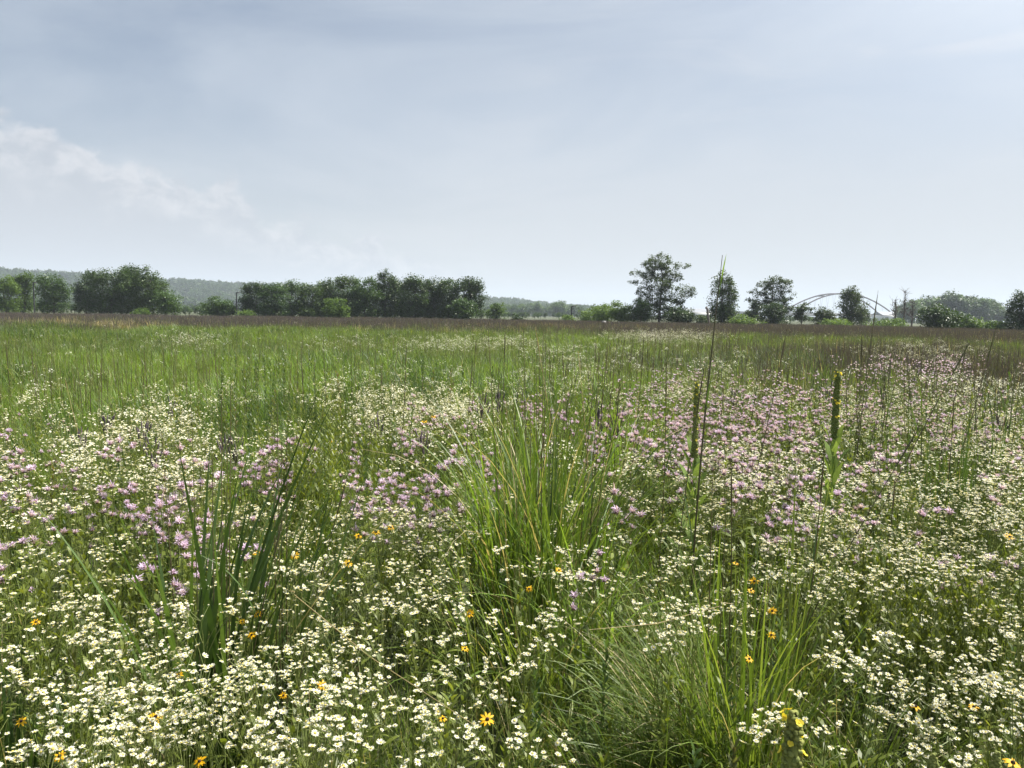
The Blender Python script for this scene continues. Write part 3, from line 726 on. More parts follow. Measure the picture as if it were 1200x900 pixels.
def bhead(rg, lod):
    """bergamot head: ragged ring of curved lavender tubes (slot 0) round a brownish button (slot 1)"""
    mb = MB(); fresh = rg.choice([.3, .8, 1.0, 1.1, 1.0])
    if lod == 0:
        n = int(32 * fresh)
        blades(mb, np.tile([0, 0, .004], (n, 1)) + rg.normal(0, .0035, (n, 3)), rg.uniform(.016, .027, n), .0034, rg.uniform(0, 6.28, n), rg.uniform(.25, 1.35, n), rg.uniform(.4, 1.3, n), 3, 0, prof='leaf')
        dome(mb, .0095, .008, 7, 1, -.002)
        blades(mb, np.tile([0, 0, -.003], (7, 1)), .020, .008, np.arange(7) * .9, 1.3, .3, 2, 2, prof='leaf')
    elif lod == 1:
        n = int(11 * fresh)
        blades(mb, np.tile([0, 0, .003], (n, 1)), rg.uniform(.017, .026, n), .0065, rg.uniform(0, 6.28, n), rg.uniform(.5, 1.3, n), .6, 2, 0, prof='leaf')
        dome(mb, .009, .008, 4, 1, -.002, rings=1)
    else:
        s = .019; z = rg.uniform(.0, .01)
        mb.add([[-s, 0, z], [0, -s, 0], [s, 0, z], [0, s, 0]], [[0, 1, 2, 3]], 0, rg.random())
        mb.add([[-s*.6, 0, -.004], [s*.6, 0, -.004], [s*.5, 0, .016], [-s*.5, 0, .016]], [[0, 1, 2, 3]], 0, rg.random())
    return mb
def bergamot(rg, lod):
    H = rg.uniform(.72, .92); st = MB(); lv = MB(); tips = []
    for s in range(rg.integers(2, 4)):
        a = rg.uniform(0, 6.28); q = rg.uniform(0, .05); p = path(rg, H * rg.uniform(.86, 1), .14) + [math.cos(a) * q, math.sin(a) * q, 0]
        if lod < 2: tube(st, p, np.linspace(.0026, .0014, 5), 4 if lod == 0 else 3, 0, rg.random(), cap=False)
        else: blades(st, p[:1], H * .95, .007, a, .04, .06, 2, 0, prof='x')
        tips.append(p[-1])
        for k in range(rg.integers(1, 4)):
            b = on(p, rg.uniform(.6, .85))[0]; a2 = rg.uniform(0, 6.28); e = b + np.array([math.cos(a2) * .05, math.sin(a2) * .05, rg.uniform(.08, .16)]); e[2] = min(e[2], p[-1][2])
            if lod < 2: tube(st, [b, (b + e) / 2 + [math.cos(a2) * .01, math.sin(a2) * .01, 0], e], .0013, 3, 0, .4, cap=False)
            tips.append(e)
        n = [14, 10, 5][lod]; t = np.repeat(np.linspace(.15, .92, n // 2 + 1), 2)[:n]; aa = np.repeat(np.arange(n // 2 + 1) * 1.57, 2)[:n] + np.tile([0, 3.14], n // 2 + 1)[:n]
        blades(lv, on(p, t), rg.uniform(.045, .07, n), .021 * [1, 1, 1.4][lod], aa, rg.uniform(.9, 1.3, n), rg.uniform(.1, .6, n), [4, 2, 1][lod], 0, prof='leaf')
    tips = np.array(tips); N = len(tips)
    rot = rotz_tilt(rg.uniform(0, 6.28, N), np.abs(rg.normal(.1, .22, N)), rg.uniform(0, 6.28, N))
    return st, lv, tips, rot, rg.uniform(.82, 1.3, N)
def join_plant(parts, heads, rg):
    """single mesh of a whole plant for the countless rest: slots stem, leaf, petal, centre"""
    st, lv, tips, rot, sc = parts; mb = MB()
    for src, off in ((st, 0), (lv, 1)):
        if src.v:
            src2 = MB(); src2.v = src.v; src2.r = src.r; src2.f = src.f; src2.n = src.n
            src2.m = {k: [np.asarray(x) * 0 + off for x in src.m[k]] for k in src.m}; mb.merge(src2)
    for i, h in enumerate(heads):
        sel = np.arange(len(tips)) % len(heads) == i
        h2 = MB(); h2.v = h.v; h2.r = h.r; h2.f = h.f; h2.n = h.n
        h2.m = {k: [np.where(np.asarray(x) == 2, 1, np.asarray(x) + 2) for x in h.m[k]] for k in h.m}
        mb.stamp(h2, tips[sel], rot[sel], sc[sel])
    return mb
def tuft(rg, n, H, w, spread, lean, curve, nseg, mat=0, dry=0.06, vary=.35):
    mb = MB(); a = rg.uniform(0, 6.28, n); q = np.sqrt(rg.random(n)) * spread
    base = np.stack([np.cos(a) * q, np.sin(a) * q, 0 * a], 1); L = H * rg.uniform(1 - vary, 1 + vary * .5, n)
    az = a + rg.normal(0, .9, n)
    d = rg.random(n) < dry
    for m_, s in ((0, ~d), (1, d)):
        if s.any(): blades(mb, base[s], L[s], w * rg.uniform(.6, 1.3, s.sum()), az[s], np.abs(rg.normal(0, lean, s.sum())), np.abs(rg.normal(curve, curve * .5, s.sum())), nseg, m_)
    return mb
def forb(rg, lod, H=None, mat=0):
    H = H or rg.uniform(.42, .78); st = MB(); lv = MB()
    p = path(rg, H, .1); tube(st, p, np.linspace(.003, .0012, 5) * [1, 1.2, 2][lod], 4 if lod == 0 else 3, 0, rg.random(), cap=False)
    n = [44, 30, 16][lod]; t = np.linspace(.1, 1, n) ** .8; b = on(p, t)
    blades(lv, b, rg.uniform(.05, .085, n) * (1.3 - .75 * t) * [1, 1, 1.2][lod], rg.uniform(.009, .014, n) * [1, 1.15, 1.7][lod], np.arange(n) * 2.4, rg.uniform(.35, .95, n) * (1.2 - .6 * t), rg.uniform(.2, .8, n), [4, 3, 1][lod], 0, prof='leaf')
    return st, lv
def vervain(rg, H=None, lod=0):
    H = H or rg.uniform(.85, 1.1); st = MB(); lv = MB(); sp = MB(); p = path(rg, H * .88, .04)
    tube(st, p, np.linspace(.003, .0018, 5), 4, 0, .5, cap=False)
    for i in range(rg.integers(12, 20)):
        b = on(p, rg.uniform(.75, 1))[0]; a = rg.uniform(0, 6.28); q = rg.uniform(.01, .05); L = rg.uniform(.04, .09)
        e0 = b + [math.cos(a) * q, math.sin(a) * q, .03]; e1 = e0 + np.array([math.cos(a) * q * .5, math.sin(a) * q * .5, L]); e1[2] = min(e1[2], H)
        tube(st, [b, e0], .001, 3, 0, .5, cap=False)
        tube(sp, [e0, (e0 + e1) / 2, e1], [.0045, .0055, .0015], 5, 0, rg.random())
    n = 14; t = np.repeat(np.linspace(.15, .85, 7), 2); blades(lv, on(p, t), .07, .018, np.repeat(np.arange(7) * 1.57, 2) + np.tile([0, 3.14], 7), 1.0, .5, 3, 0, prof='leaf')
    return st, lv, sp

# ---- patches of the meadow, written where the photograph shows them and evaluated at the ground positions
def E(px, py, L_):
    o = np.zeros_like(px)
    for cx, cy, rx, ry, w in L_:
        q = ((px - cx) / rx) ** 2 + ((py - cy) / ry) ** 2
        o = np.maximum(o, w * np.exp(-q ** 1.6 * .7))
    return o
WZ = [(160,520,190,42,.8),(480,470,110,32,.7),(400,650,150,62,1),(1030,600,220,60,1),(870,560,150,50,.6),(1150,560,80,70,1),(300,840,380,100,.85),(60,770,150,130,.9),
      (720,800,110,60,.5),(1090,800,170,100,.95),(450,550,80,40,.45),(680,430,60,25,.3),(830,450,80,22,.5),(780,393,60,5,1),(560,400,70,6,.8),(220,396,40,5,.7),(1080,412,70,10,.6),
      (1100,470,150,30,.5),(440,402,70,4,.5),(560,870,90,40,.55),(1130,510,80,30,.5)]
WX = [(720,500,40,50,.5),(630,590,52,110,1),(380,530,50,34,.8),(1070,690,90,36,.7),(860,740,50,50,.6),(180,700,60,40,.3),(790,820,70,60,.7)]
PZ = [(30,555,66,48,1.4),(165,590,85,55,.9),(335,515,48,16,1.3),(470,550,65,28,1),(500,500,55,22,.7),(850,490,120,32,1.4),(960,500,95,36,1.2),(1080,490,90,22,.7),(870,570,140,45,.6),
      (1120,615,80,22,.4),(230,610,110,35,.35),(720,580,60,45,.4),(780,450,60,14,.5),(1090,425,80,8,.2),(660,470,60,15,.4),(1180,540,40,30,.3),(900,452,80,16,.6),(1010,455,80,14,.6)]
def wedge(dens, r1, r2, half=R(42), full=False):
    area = (math.pi if full else half) * (r2 ** 2 - r1 ** 2); n = int(dens * area)
    rr = np.sqrt(rng.uniform(r1 ** 2, r2 ** 2, n)); a = rng.uniform(-math.pi, math.pi, n) if full else rng.uniform(-half, half, n)
    return np.stack([rr * np.sin(a), rr * np.cos(a), np.zeros(n)], 1)
def multi(rings):
    return np.concatenate([wedge(*(r_ if len(r_) > 3 else (*r_, R(88 if r_[2] <= 9 else 66 if r_[2] <= 26 else 46)))) for r_ in rings])
def pix(P, z):
    Q = P.copy(); Q[:, 2] = z; x, y, d = project(Q)
    return x, np.where(d > .1, y, 2000), d
def inview(P, z=.8, m=0):
    x, y, d = pix(P, z); return (d > .3) & (x > -m) & (x < 1200 + m) & (y < 905 + m)
def dist(P): return np.hypot(P[:, 0], P[:, 1])

LM = [(240, 700, 'the dark broad-bladed grass clump on the left'), (630, 600, 'the tall central grass clump'), (800, 800, 'the fine arching grass right of centre'),
      (982, 590, 'the fully shown mullein right of centre'), (817, 620, 'the tall dark stalk right of centre'), (930, 850, 'the cut-off mullein at the bottom edge'),
      (30, 560, 'the lavender patch at the left edge'), (1180, 640, 'the lone yellow flower at the right edge'), (182, 845, 'the yellow flower low on the left'),
      (571, 845, 'the big yellow flower at the bottom centre'), (400, 640, 'the dense white drift left of centre'), (1070, 700, 'the leafy patch on the right'),
      (385, 520, 'the feathery green clump left of centre'), (1140, 850, 'the bottom right corner'), (20, 860, 'the bottom left corner'), (330, 860, 'the bottom edge left of centre'), (740, 880, 'the bottom edge right of centre')]
def near_lm(px, py):
    return min(LM, key=lambda l: (l[0] - px) ** 2 + (l[1] - py) ** 2)[2]

# ---- grass: countless
def mesh_of(mb, mats, name='plant'): return mb.mesh(name, mats)
rg = np.random.default_rng(21)
src = []; cls = {}
def reg(key, mbs, mats):
    cls[key] = list(range(len(src), len(src) + len(mbs))); src.extend([mesh_of(m, mats, 'grass_tuft') for m in mbs])
for key, M_, HH in (('g', GRASS, 1.0), ('d', GRASS_DARK, .95), ('b', GRASS_BRIGHT, .95), ('o', LEAF_OLIVE, .9)):
    reg(key + '0', [tuft(rg, 26, .62 * HH, .0048, .07, .24, .75, 6, dry=.1) for _ in range(5)], [M_, GRASS_DRY])
    reg(key + '1', [tuft(rg, 24, .66 * HH, .0075, .10, .20, .6, 4) for _ in range(4)], [M_, GRASS_DRY])
    reg(key + '2', [tuft(rg, 26, .72 * HH, .014, .20, .32, .9, 3, dry=.05) for _ in range(4)], [M_, GRASS_DRY])
    reg(key + '3', [tuft(rg, 34, .78 * HH, .030, .42, .38, .9, 2, dry=.04) for _ in range(3)], [M_, GRASS_DRY])
GP = multi([(75, .5, 3.2, 0, True), (62, 3.2, 7), (34, 7, 14), (24, 14, 26), (12, 26, 55), (6.5, 55, 120)])
x, y, d = pix(GP, .6); r_ = dist(GP); lod = np.digitize(r_, [4.2, 11, 34])
n1 = vnoise(GP[:, 0], GP[:, 1], 3.0, 3); n2 = vnoise(GP[:, 0], GP[:, 1], 14, 3, 5.0); u = rng.random(len(GP))
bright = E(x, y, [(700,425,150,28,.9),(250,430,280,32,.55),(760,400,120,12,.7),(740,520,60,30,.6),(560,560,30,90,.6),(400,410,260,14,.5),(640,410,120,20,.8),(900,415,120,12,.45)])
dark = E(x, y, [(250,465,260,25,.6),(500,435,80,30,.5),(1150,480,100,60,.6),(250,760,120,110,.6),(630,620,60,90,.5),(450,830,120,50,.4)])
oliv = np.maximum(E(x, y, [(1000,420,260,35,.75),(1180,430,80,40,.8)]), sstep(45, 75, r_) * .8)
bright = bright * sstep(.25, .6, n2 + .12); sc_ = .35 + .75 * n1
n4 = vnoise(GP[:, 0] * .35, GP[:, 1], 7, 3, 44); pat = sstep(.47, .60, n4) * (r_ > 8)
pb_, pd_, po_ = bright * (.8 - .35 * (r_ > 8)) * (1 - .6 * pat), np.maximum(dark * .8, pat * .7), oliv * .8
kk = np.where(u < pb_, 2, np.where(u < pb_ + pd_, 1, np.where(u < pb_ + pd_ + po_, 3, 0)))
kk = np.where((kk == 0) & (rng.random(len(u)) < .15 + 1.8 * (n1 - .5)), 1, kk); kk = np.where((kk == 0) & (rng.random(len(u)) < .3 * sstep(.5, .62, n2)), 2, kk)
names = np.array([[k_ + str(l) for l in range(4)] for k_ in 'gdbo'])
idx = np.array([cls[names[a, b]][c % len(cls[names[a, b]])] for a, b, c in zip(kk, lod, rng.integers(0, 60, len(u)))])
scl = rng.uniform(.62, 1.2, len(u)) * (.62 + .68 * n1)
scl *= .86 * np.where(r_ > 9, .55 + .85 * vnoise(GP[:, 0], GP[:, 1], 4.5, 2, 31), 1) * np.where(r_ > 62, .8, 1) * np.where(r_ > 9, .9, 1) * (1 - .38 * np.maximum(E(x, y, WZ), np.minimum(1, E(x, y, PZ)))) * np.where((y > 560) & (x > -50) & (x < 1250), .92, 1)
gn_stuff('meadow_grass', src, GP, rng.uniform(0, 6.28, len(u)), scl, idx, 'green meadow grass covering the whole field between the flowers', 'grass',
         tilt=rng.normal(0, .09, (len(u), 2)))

# ---- leafy undergrowth: countless
src = []; cls = {}
def reg2(key, H=None, mats=(STEMG, LEAF), nv=5):
    out_ = []
    for _ in range(nv):
        st, lv = forb(rg, int(key[1]), H); mb = MB(); mb.merge(st); l2 = MB(); l2.v, l2.r, l2.f, l2.n = lv.v, lv.r, lv.f, lv.n; l2.m = {k: [np.asarray(q) * 0 + 1 for q in lv.m[k]] for k in lv.m}; mb.merge(l2)
        out_.append(mb.mesh('leafy_stem', list(mats)))
    cls[key] = list(range(len(src), len(src) + nv)); src.extend(out_)
for l in '012': reg2('l' + l); reg2('o' + l, .78 if l == '2' else None, mats=(STEMD, LEAF_OLIVE), nv=3); reg2('m' + l, .88 if l == '2' else None, mats=(STEMG, GRASS_DARK), nv=3)
UP = multi([(30, .55, 3.2, 0, True), (30, 3.2, 9), (20, 9, 22), (14, 22, 48), (5, 48, 80)])
x, y, d = pix(UP, .6); r_ = dist(UP); lod = np.digitize(r_, [4.0, 10]); n1 = vnoise(UP[:, 0], UP[:, 1], 2.2, 3, 9); u = rng.random(len(UP))
keep = rng.random(len(UP)) < .3 + 1.0 * n1
k_ = np.where(u < .18 + .06 * (r_ > 10) + .4 * E(x, y, [(1000,420,260,40,1)]), 'o', np.where(u < .42, 'm', 'l'))
idx = np.array([cls[a + str(b)][c % len(cls[a + str(b)])] for a, b, c in zip(k_, lod, rng.integers(0, 60, len(u)))])
UPk = UP[keep]
gn_stuff('leafy_undergrowth', src, UPk, rng.uniform(0, 6.28, len(UPk)), (rng.uniform(.6, 1.12, len(u)) * (.8 + .35 * n1) * np.where(r_ > 9, .75 + .65 * vnoise(UP[:, 0], UP[:, 1], 3.2, 2, 17), 1) * np.where((y > 560) & (x > -50) & (x < 1250), .9, 1))[keep], idx[keep],
         'leafy green undergrowth of wildflower stems filling the meadow', 'undergrowth')

# ---- purplish brown spent plants far out: countless
src = []
for _ in range(5): src.append(tuft(rg, 40, .84, .018, .45, .16, .25, 2, dry=.02, vary=.25).mesh('far_flower_stand', [VERV_FAR, GRASS_DRY]))
for _ in range(3): src.append(tuft(rg, 30, .8, .03, .40, .14, .3, 2, dry=.6).mesh('far_flower_stand', [VERV_FAR, GRASS_DRY]))
FP = multi([(3.0, 12, 40), (8.5, 40, 120)]); x, y, d = pix(FP, .85); r_ = dist(FP); n1 = vnoise(FP[:, 0], FP[:, 1], 9, 3, 3.3)
n3 = vnoise(FP[:, 0] * .35, FP[:, 1], 10, 2, 8.3)
p = np.maximum(sstep(44, 72, r_) * (.12 + .95 * sstep(.40, .58, n1)), E(x, y, [(1020,412,230,24,.45),(540,455,80,14,.4),(1180,430,60,30,.6),(250,440,60,8,.3)]) * sstep(.4, .6, n1))
keep = rng.random(len(FP)) < p; tan = (E(x, y, [(80,376,90,4,.7),(600,382,180,4,.2)]) * sstep(.4, .62, n3)) > rng.random(len(FP)) * .8
idx = np.where(tan, rng.integers(5, 8, len(FP)), rng.integers(0, 5, len(FP)))
gn_stuff('spent_wildflowers', src, FP[keep], rng.uniform(0, 6.28, keep.sum()), rng.uniform(.7, 1.15, keep.sum()), idx[keep], 'dull purple brown band of spent wildflowers toward the far side of the field', 'wildflowers')

# ---- fleabane
FH = [[fhead(np.random.default_rng(100 + 10 * l + i), l) for i in range(4)] for l in range(3)]
WM = [WHITE, WHITE_C, STEMG]
prot = [fleabane(np.random.default_rng(200 + i), 0) for i in range(10)]
FPOS = multi([(64, .6, 3.2, 0, True), (56, 3.2, 9), (36, 9, 20), (14, 20, 60)])
x, y, d = pix(FPOS, .75); r_ = dist(FPOS); n1 = vnoise(FPOS[:, 0], FPOS[:, 1], .8, 3, 2.2); n2 = vnoise(FPOS[:, 0], FPOS[:, 1], 5, 2, 4.4)
base_w = np.where(y > 690, .5, np.where(y > 560, .42, np.where(y > 440, .12, .015))); base_w = np.where((x < -30) | (x > 1230), .32 * (r_ < 12), base_w)
p = np.clip(np.maximum(base_w, E(x, y, WZ)) * (1 - .9 * E(x, y, WX)) * sstep(.24, .60, n1) * 1.25, 0, 1)
keep = rng.random(len(FPOS)) < p; FPOS = FPOS[keep]; r_ = r_[keep]
iv = inview(FPOS); order = np.argsort(np.where(iv, r_, 1e9))[:300]; ind = np.zeros(len(FPOS), bool); ind[order] = True
stM = [q[0].mesh('fleabane_stem', [STEMG]) for q in prot]; lvM = [q[1].mesh('fleabane_leaves', [LEAF]) for q in prot]
clM = []
for i, q in enumerate(prot):
    mb = MB()
    for j in range(4):
        s_ = np.arange(len(q[2])) % 4 == j; mb.stamp(FH[0][j], q[2][s_], q[3][s_], q[4][s_])
    clM.append(mb.mesh('fleabane_heads', WM))
hdM = [h.mesh('fleabane_head', WM) for h in FH[0]]
def mk(name, me, parent):
    o = bpy.data.objects.new(name, me); COL.objects.link(o); o.parent = parent; return o
def flea_thing(v, single):
    root = empty('fleabane_plant', (0, 0, 0)); q = prot[v]
    mk('stem', stM[v], root); mk('foliage', lvM[v], root)
    if single:
        for j, (t_, rm, s_) in enumerate(zip(q[2], q[3], q[4])):
            h = mk('flower_head', hdM[j % 4], root); h.matrix_local = Matrix.Translation(t_) @ Matrix(rm.tolist()).to_4x4() @ Matrix.Scale(s_, 4)
    else: mk('flower_cluster', clM[v], root)
    return root
protoA = {}
bpy_count = 0
for rank, i in enumerate(order):
    v = int(rng.integers(0, 10)); single = rank < 70; key = (v, single)
    if key not in protoA: o = flea_thing(v, single); protoA[key] = o
    else: o = copy_tree(protoA[key])
    o.location = FPOS[i]; o.rotation_euler = (rng.normal(0, .05), rng.normal(0, .05), rng.uniform(0, 6.28)); s_ = rng.uniform(.85, 1.08); o.scale = (s_, s_, s_)
    hx_, hy_, _ = project(FPOS[i] + [0, 0, .72]); lm = near_lm(hx_[0], hy_[0])
    tag(o, 'slender plant topped with small white daisies near ' + lm, 'fleabane', 'white daisy plants near ' + lm)
S0 = [join_plant(q, FH[0], rg).mesh('fleabane', [STEMG, LEAF, WHITE, WHITE_C]) for q in prot[:5]]
S1 = [join_plant(fleabane(np.random.default_rng(300 + i), 1), FH[1], rg).mesh('fleabane', [STEMG, LEAF, WHITE, WHITE_C]) for i in range(6)]
S2 = [join_plant(fleabane(np.random.default_rng(330 + i), 2), FH[2], rg).mesh('fleabane', [STEMG, LEAF, WHITE, WHITE_C]) for i in range(5)]
Q = FPOS[~ind]; rq = r_[~ind]; l_ = np.digitize(rq, [4.0, 11]); c_ = rng.integers(0, 60, len(Q))
idx = np.where(l_ == 0, c_ % 5, np.where(l_ == 1, 5 + c_ % 6, 11 + c_ % 5))
gn_stuff('fleabane_drift', S0 + S1 + S2, Q, rng.uniform(0, 6.28, len(Q)), rng.uniform(.85, 1.1, len(Q)), idx, 'countless small white daisies drifting across the middle of the meadow', 'white wildflowers', tilt=rng.normal(0, .05, (len(Q), 2)))

# ---- bergamot
BH = [[bhead(np.random.default_rng(400 + 10 * l + i), l) for i in range(5)] for l in range(3)]
BM = [LAV, LAV_C, LEAF]
bp = [bergamot(np.random.default_rng(450 + i), 0) for i in range(8)]
BP = multi([(34, 1.6, 9), (26, 9, 20), (12, 20, 45)]); x, y, d = pix(BP, .84); r_ = dist(BP); n1 = vnoise(BP[:, 0], BP[:, 1], .9, 3, 12)
pz = E(x, y, PZ); pz = np.where((x < -60) | (x > 1260), .25, pz) * (1 - E(x, y, WX)); keep = rng.random(len(BP)) < np.clip(pz * 1.15 * sstep(.25, .6, n1) + np.where((y > 470) & (y < 640), .02, 0), 0, 1)
BP = BP[keep]; r_ = r_[keep]; iv = inview(BP); order = np.argsort(np.where(iv, r_, 1e9))[:280]; order = order[iv[order]]; ind = np.zeros(len(BP), bool); ind[order] = True
bst = [q[0].mesh('bergamot_stem', [STEMG]) for q in bp]; blv = [q[1].mesh('bergamot_leaves', [LEAF]) for q in bp]; bhd = [h.mesh('bergamot_head', BM) for h in BH[0]]
protoB = {}
BLM = [(30, 555, 'in the lavender patch at the left edge'), (165, 590, 'in the fading pink patch on the left'), (335, 515, 'in the small lilac group left of centre'), (480, 540, 'left of the tall central grass clump'),
       (720, 570, 'right of the tall central grass clump'), (850, 490, 'behind the left mullein'), (960, 510, 'around the right mullein'), (1090, 485, 'at the right among the tall dark stalks'), (1130, 615, 'low at the right near the lone yellow flower'), (240, 620, 'behind the dark broad-bladed clump'), (870, 575, 'among the white daisies right of the centre')]
for rank, i in enumerate(order):
    v = int(rng.integers(0, 8))
    if v not in protoB:
        root = empty('bergamot_plant', (0, 0, 0)); q = bp[v]; mk('stem', bst[v], root); mk('foliage', blv[v], root)
        for j, (t_, rm, s_) in enumerate(zip(q[2], q[3], q[4])):
            h = mk('flower_head', bhd[j % 5], root); h.matrix_local = Matrix.Translation(t_) @ Matrix(rm.tolist()).to_4x4() @ Matrix.Scale(s_, 4)
        protoB[v] = o = root
    else: o = copy_tree(protoB[v])
    o.location = BP[i]; o.rotation_euler = (0, 0, rng.uniform(0, 6.28)); s_ = rng.uniform(.88, 1.06); o.scale = (s_, s_, s_)
    hx_, hy_, _ = project(BP[i] + [0, 0, .84]); lm = min(BLM, key=lambda l: (l[0] - hx_[0]) ** 2 + (l[1] - hy_[0]) ** 2 * 2)[2]
    tag(o, 'bushy stem with ragged lavender flower heads ' + lm, 'bergamot', 'lavender flowers ' + lm)
B0 = [join_plant(q, BH[0], rg).mesh('bergamot', [STEMG, LEAF, LAV, LAV_C]) for q in bp[:4]]
B1 = [join_plant(bergamot(np.random.default_rng(500 + i), 1), BH[1], rg).mesh('bergamot', [STEMG, LEAF, LAV, LAV_C]) for i in range(5)]
B2 = [join_plant(bergamot(np.random.default_rng(530 + i), 2), BH[2], rg).mesh('bergamot', [STEMG, LEAF, LAV, LAV_C]) for i in range(4)]
Q = BP[~ind]; rq = r_[~ind]; l_ = np.digitize(rq, [4.5, 13]); c_ = rng.integers(0, 60, len(Q)); idx = np.where(l_ == 0, c_ % 4, np.where(l_ == 1, 4 + c_ % 5, 9 + c_ % 4))
gn_stuff('bergamot_drift', B0 + B1 + B2, Q, rng.uniform(0, 6.28, len(Q)), rng.uniform(.88, 1.1, len(Q)), idx, 'countless pale lavender flower heads spread across the middle distance', 'lavender wildflowers')

# ---- black-eyed susans, each one its own plant
def susan_meshes(seed):
    rg = np.random.default_rng(seed); pe = MB(); n = int(rg.integers(9, 13))
    blades(pe, np.stack([np.cos(np.arange(n) / n * 6.283) * .006, np.sin(np.arange(n) / n * 6.283) * .006, np.zeros(n)], 1), rg.uniform(.021, .028, n), .0095,
           np.arange(n) / n * 6.283 + rg.normal(0, .1, n), rg.uniform(1.3, 1.9, n), rg.uniform(.1, .8, n), 4, 0, prof='leaf')
    co = MB(); dome(co, .0078, .010, 10, 0, -.001, rings=3)
    return pe.mesh('susan_petals', [GOLD]), co.mesh('susan_cone', [CONE])
SM = [susan_meshes(600 + i) for i in range(5)]
SUS = [(182,840,.72,'low on the left beside dark stems',1.2),(571,843,.74,'largest one, at the bottom centre',1.3),(25,845,.7,'by the left edge near the bottom corner',1.0),(70,886,.72,'at the bottom left corner',1.0),
 (210,791,.7,'small one above the low left bloom',.8),(295,744,.72,'lower one inside the dark broad-bladed clump',1.0),(302,720,.74,'upper one inside the dark broad-bladed clump',1.0),(284,728,.72,'left one inside the dark broad-bladed clump',.8),
 (378,803,.7,'amid white daisies left of centre',1.15),(332,815,.66,'half hidden right of the dark clump',.8),(234,892,.72,'cut by the bottom edge at left',1.0),(550,719,.76,'upper one left of the central clump base',1.1),
 (545,760,.72,'lower one left of the central clump base',.9),(519,842,.66,'faded one left of the largest bloom',.9),(884,681,.78,'uppermost one right of centre',1.2),(880,692,.76,'just below the uppermost one right of centre',.9),
 (905,716,.76,'middle one of the right of centre group',1.1),(904,744,.74,'lower middle one of the right of centre group',1.0),(878,772,.72,'lowest one of the right of centre group',1.0),(1073,828,.7,'upturned one low on the right',1.1),
 (1141,828,.7,'small one low at the far right',1.0),(1183,629,.9,'lone bright one at the right edge',1.3),(1187,894,.74,'at the bottom right corner',1.3),(458,618,.8,'right one of the trio in the white drift',1.3),
 (420,628,.8,'left one of the trio in the white drift',1.3),(441,624,.8,'middle one of the trio in the white drift',1.3),(345,651,.8,'left of the trio in the white drift',1.2),(408,660,.8,'below the trio in the white drift',1.2),
 (388,517,.8,'deep among lilac flowers left of centre',1.3),(508,488,.85,'right one of the far yellow pair',1.8),(497,494,.85,'left one of the far yellow pair',1.8),(300,488+160,.8,'right of the tallest broad blade',1.0),(655,668,.76,'upper one inside the central clump',1.0),
 (620,690,.74,'lower one inside the central clump',1.0),(42,729,.72,'among daisies at the left edge',1.0),(862,660,.78,'small one left of the uppermost right of centre bloom',.9)]
for i, (px, py, z, lb, s_) in enumerate(SUS):
    s_ *= .5; z -= .08
    P = at_z(px, py, z); root = empty('yellow_coneflower', (P[0], P[1], 0)); tag(root, 'dark centred golden yellow flower, ' + lb, 'yellow coneflower', 'dark centred yellow flowers in the meadow')
    m = MB(); tube(m, [[.02, .01, 0], [.01, .0, z * .5], [0, 0, z - .002]], [.002, .0016, .0013], 5); m.build('stem', STEMG, root)
    m = MB(); t = np.linspace(.15, .7, 6); blades(m, np.stack([0 * t, 0 * t, t * z], 1), .08, .016, np.arange(6) * 2.4, .6, .6, 4, 0, prof='leaf'); m.build('foliage', LEAF, root)
    a, b = SM[i % 5]; rm = rotz_tilt(np.array([rng.uniform(-2.2, -.9)]), rng.uniform(.15, .9))[0]; MM = Matrix.Translation((0, 0, z)) @ Matrix(rm.tolist()).to_4x4() @ Matrix.Scale(s_, 4)
    f = mk('petals', a, root); f.matrix_local = MM; c = mk('cone', b, root); c.matrix_local = MM
    r_sc = 1

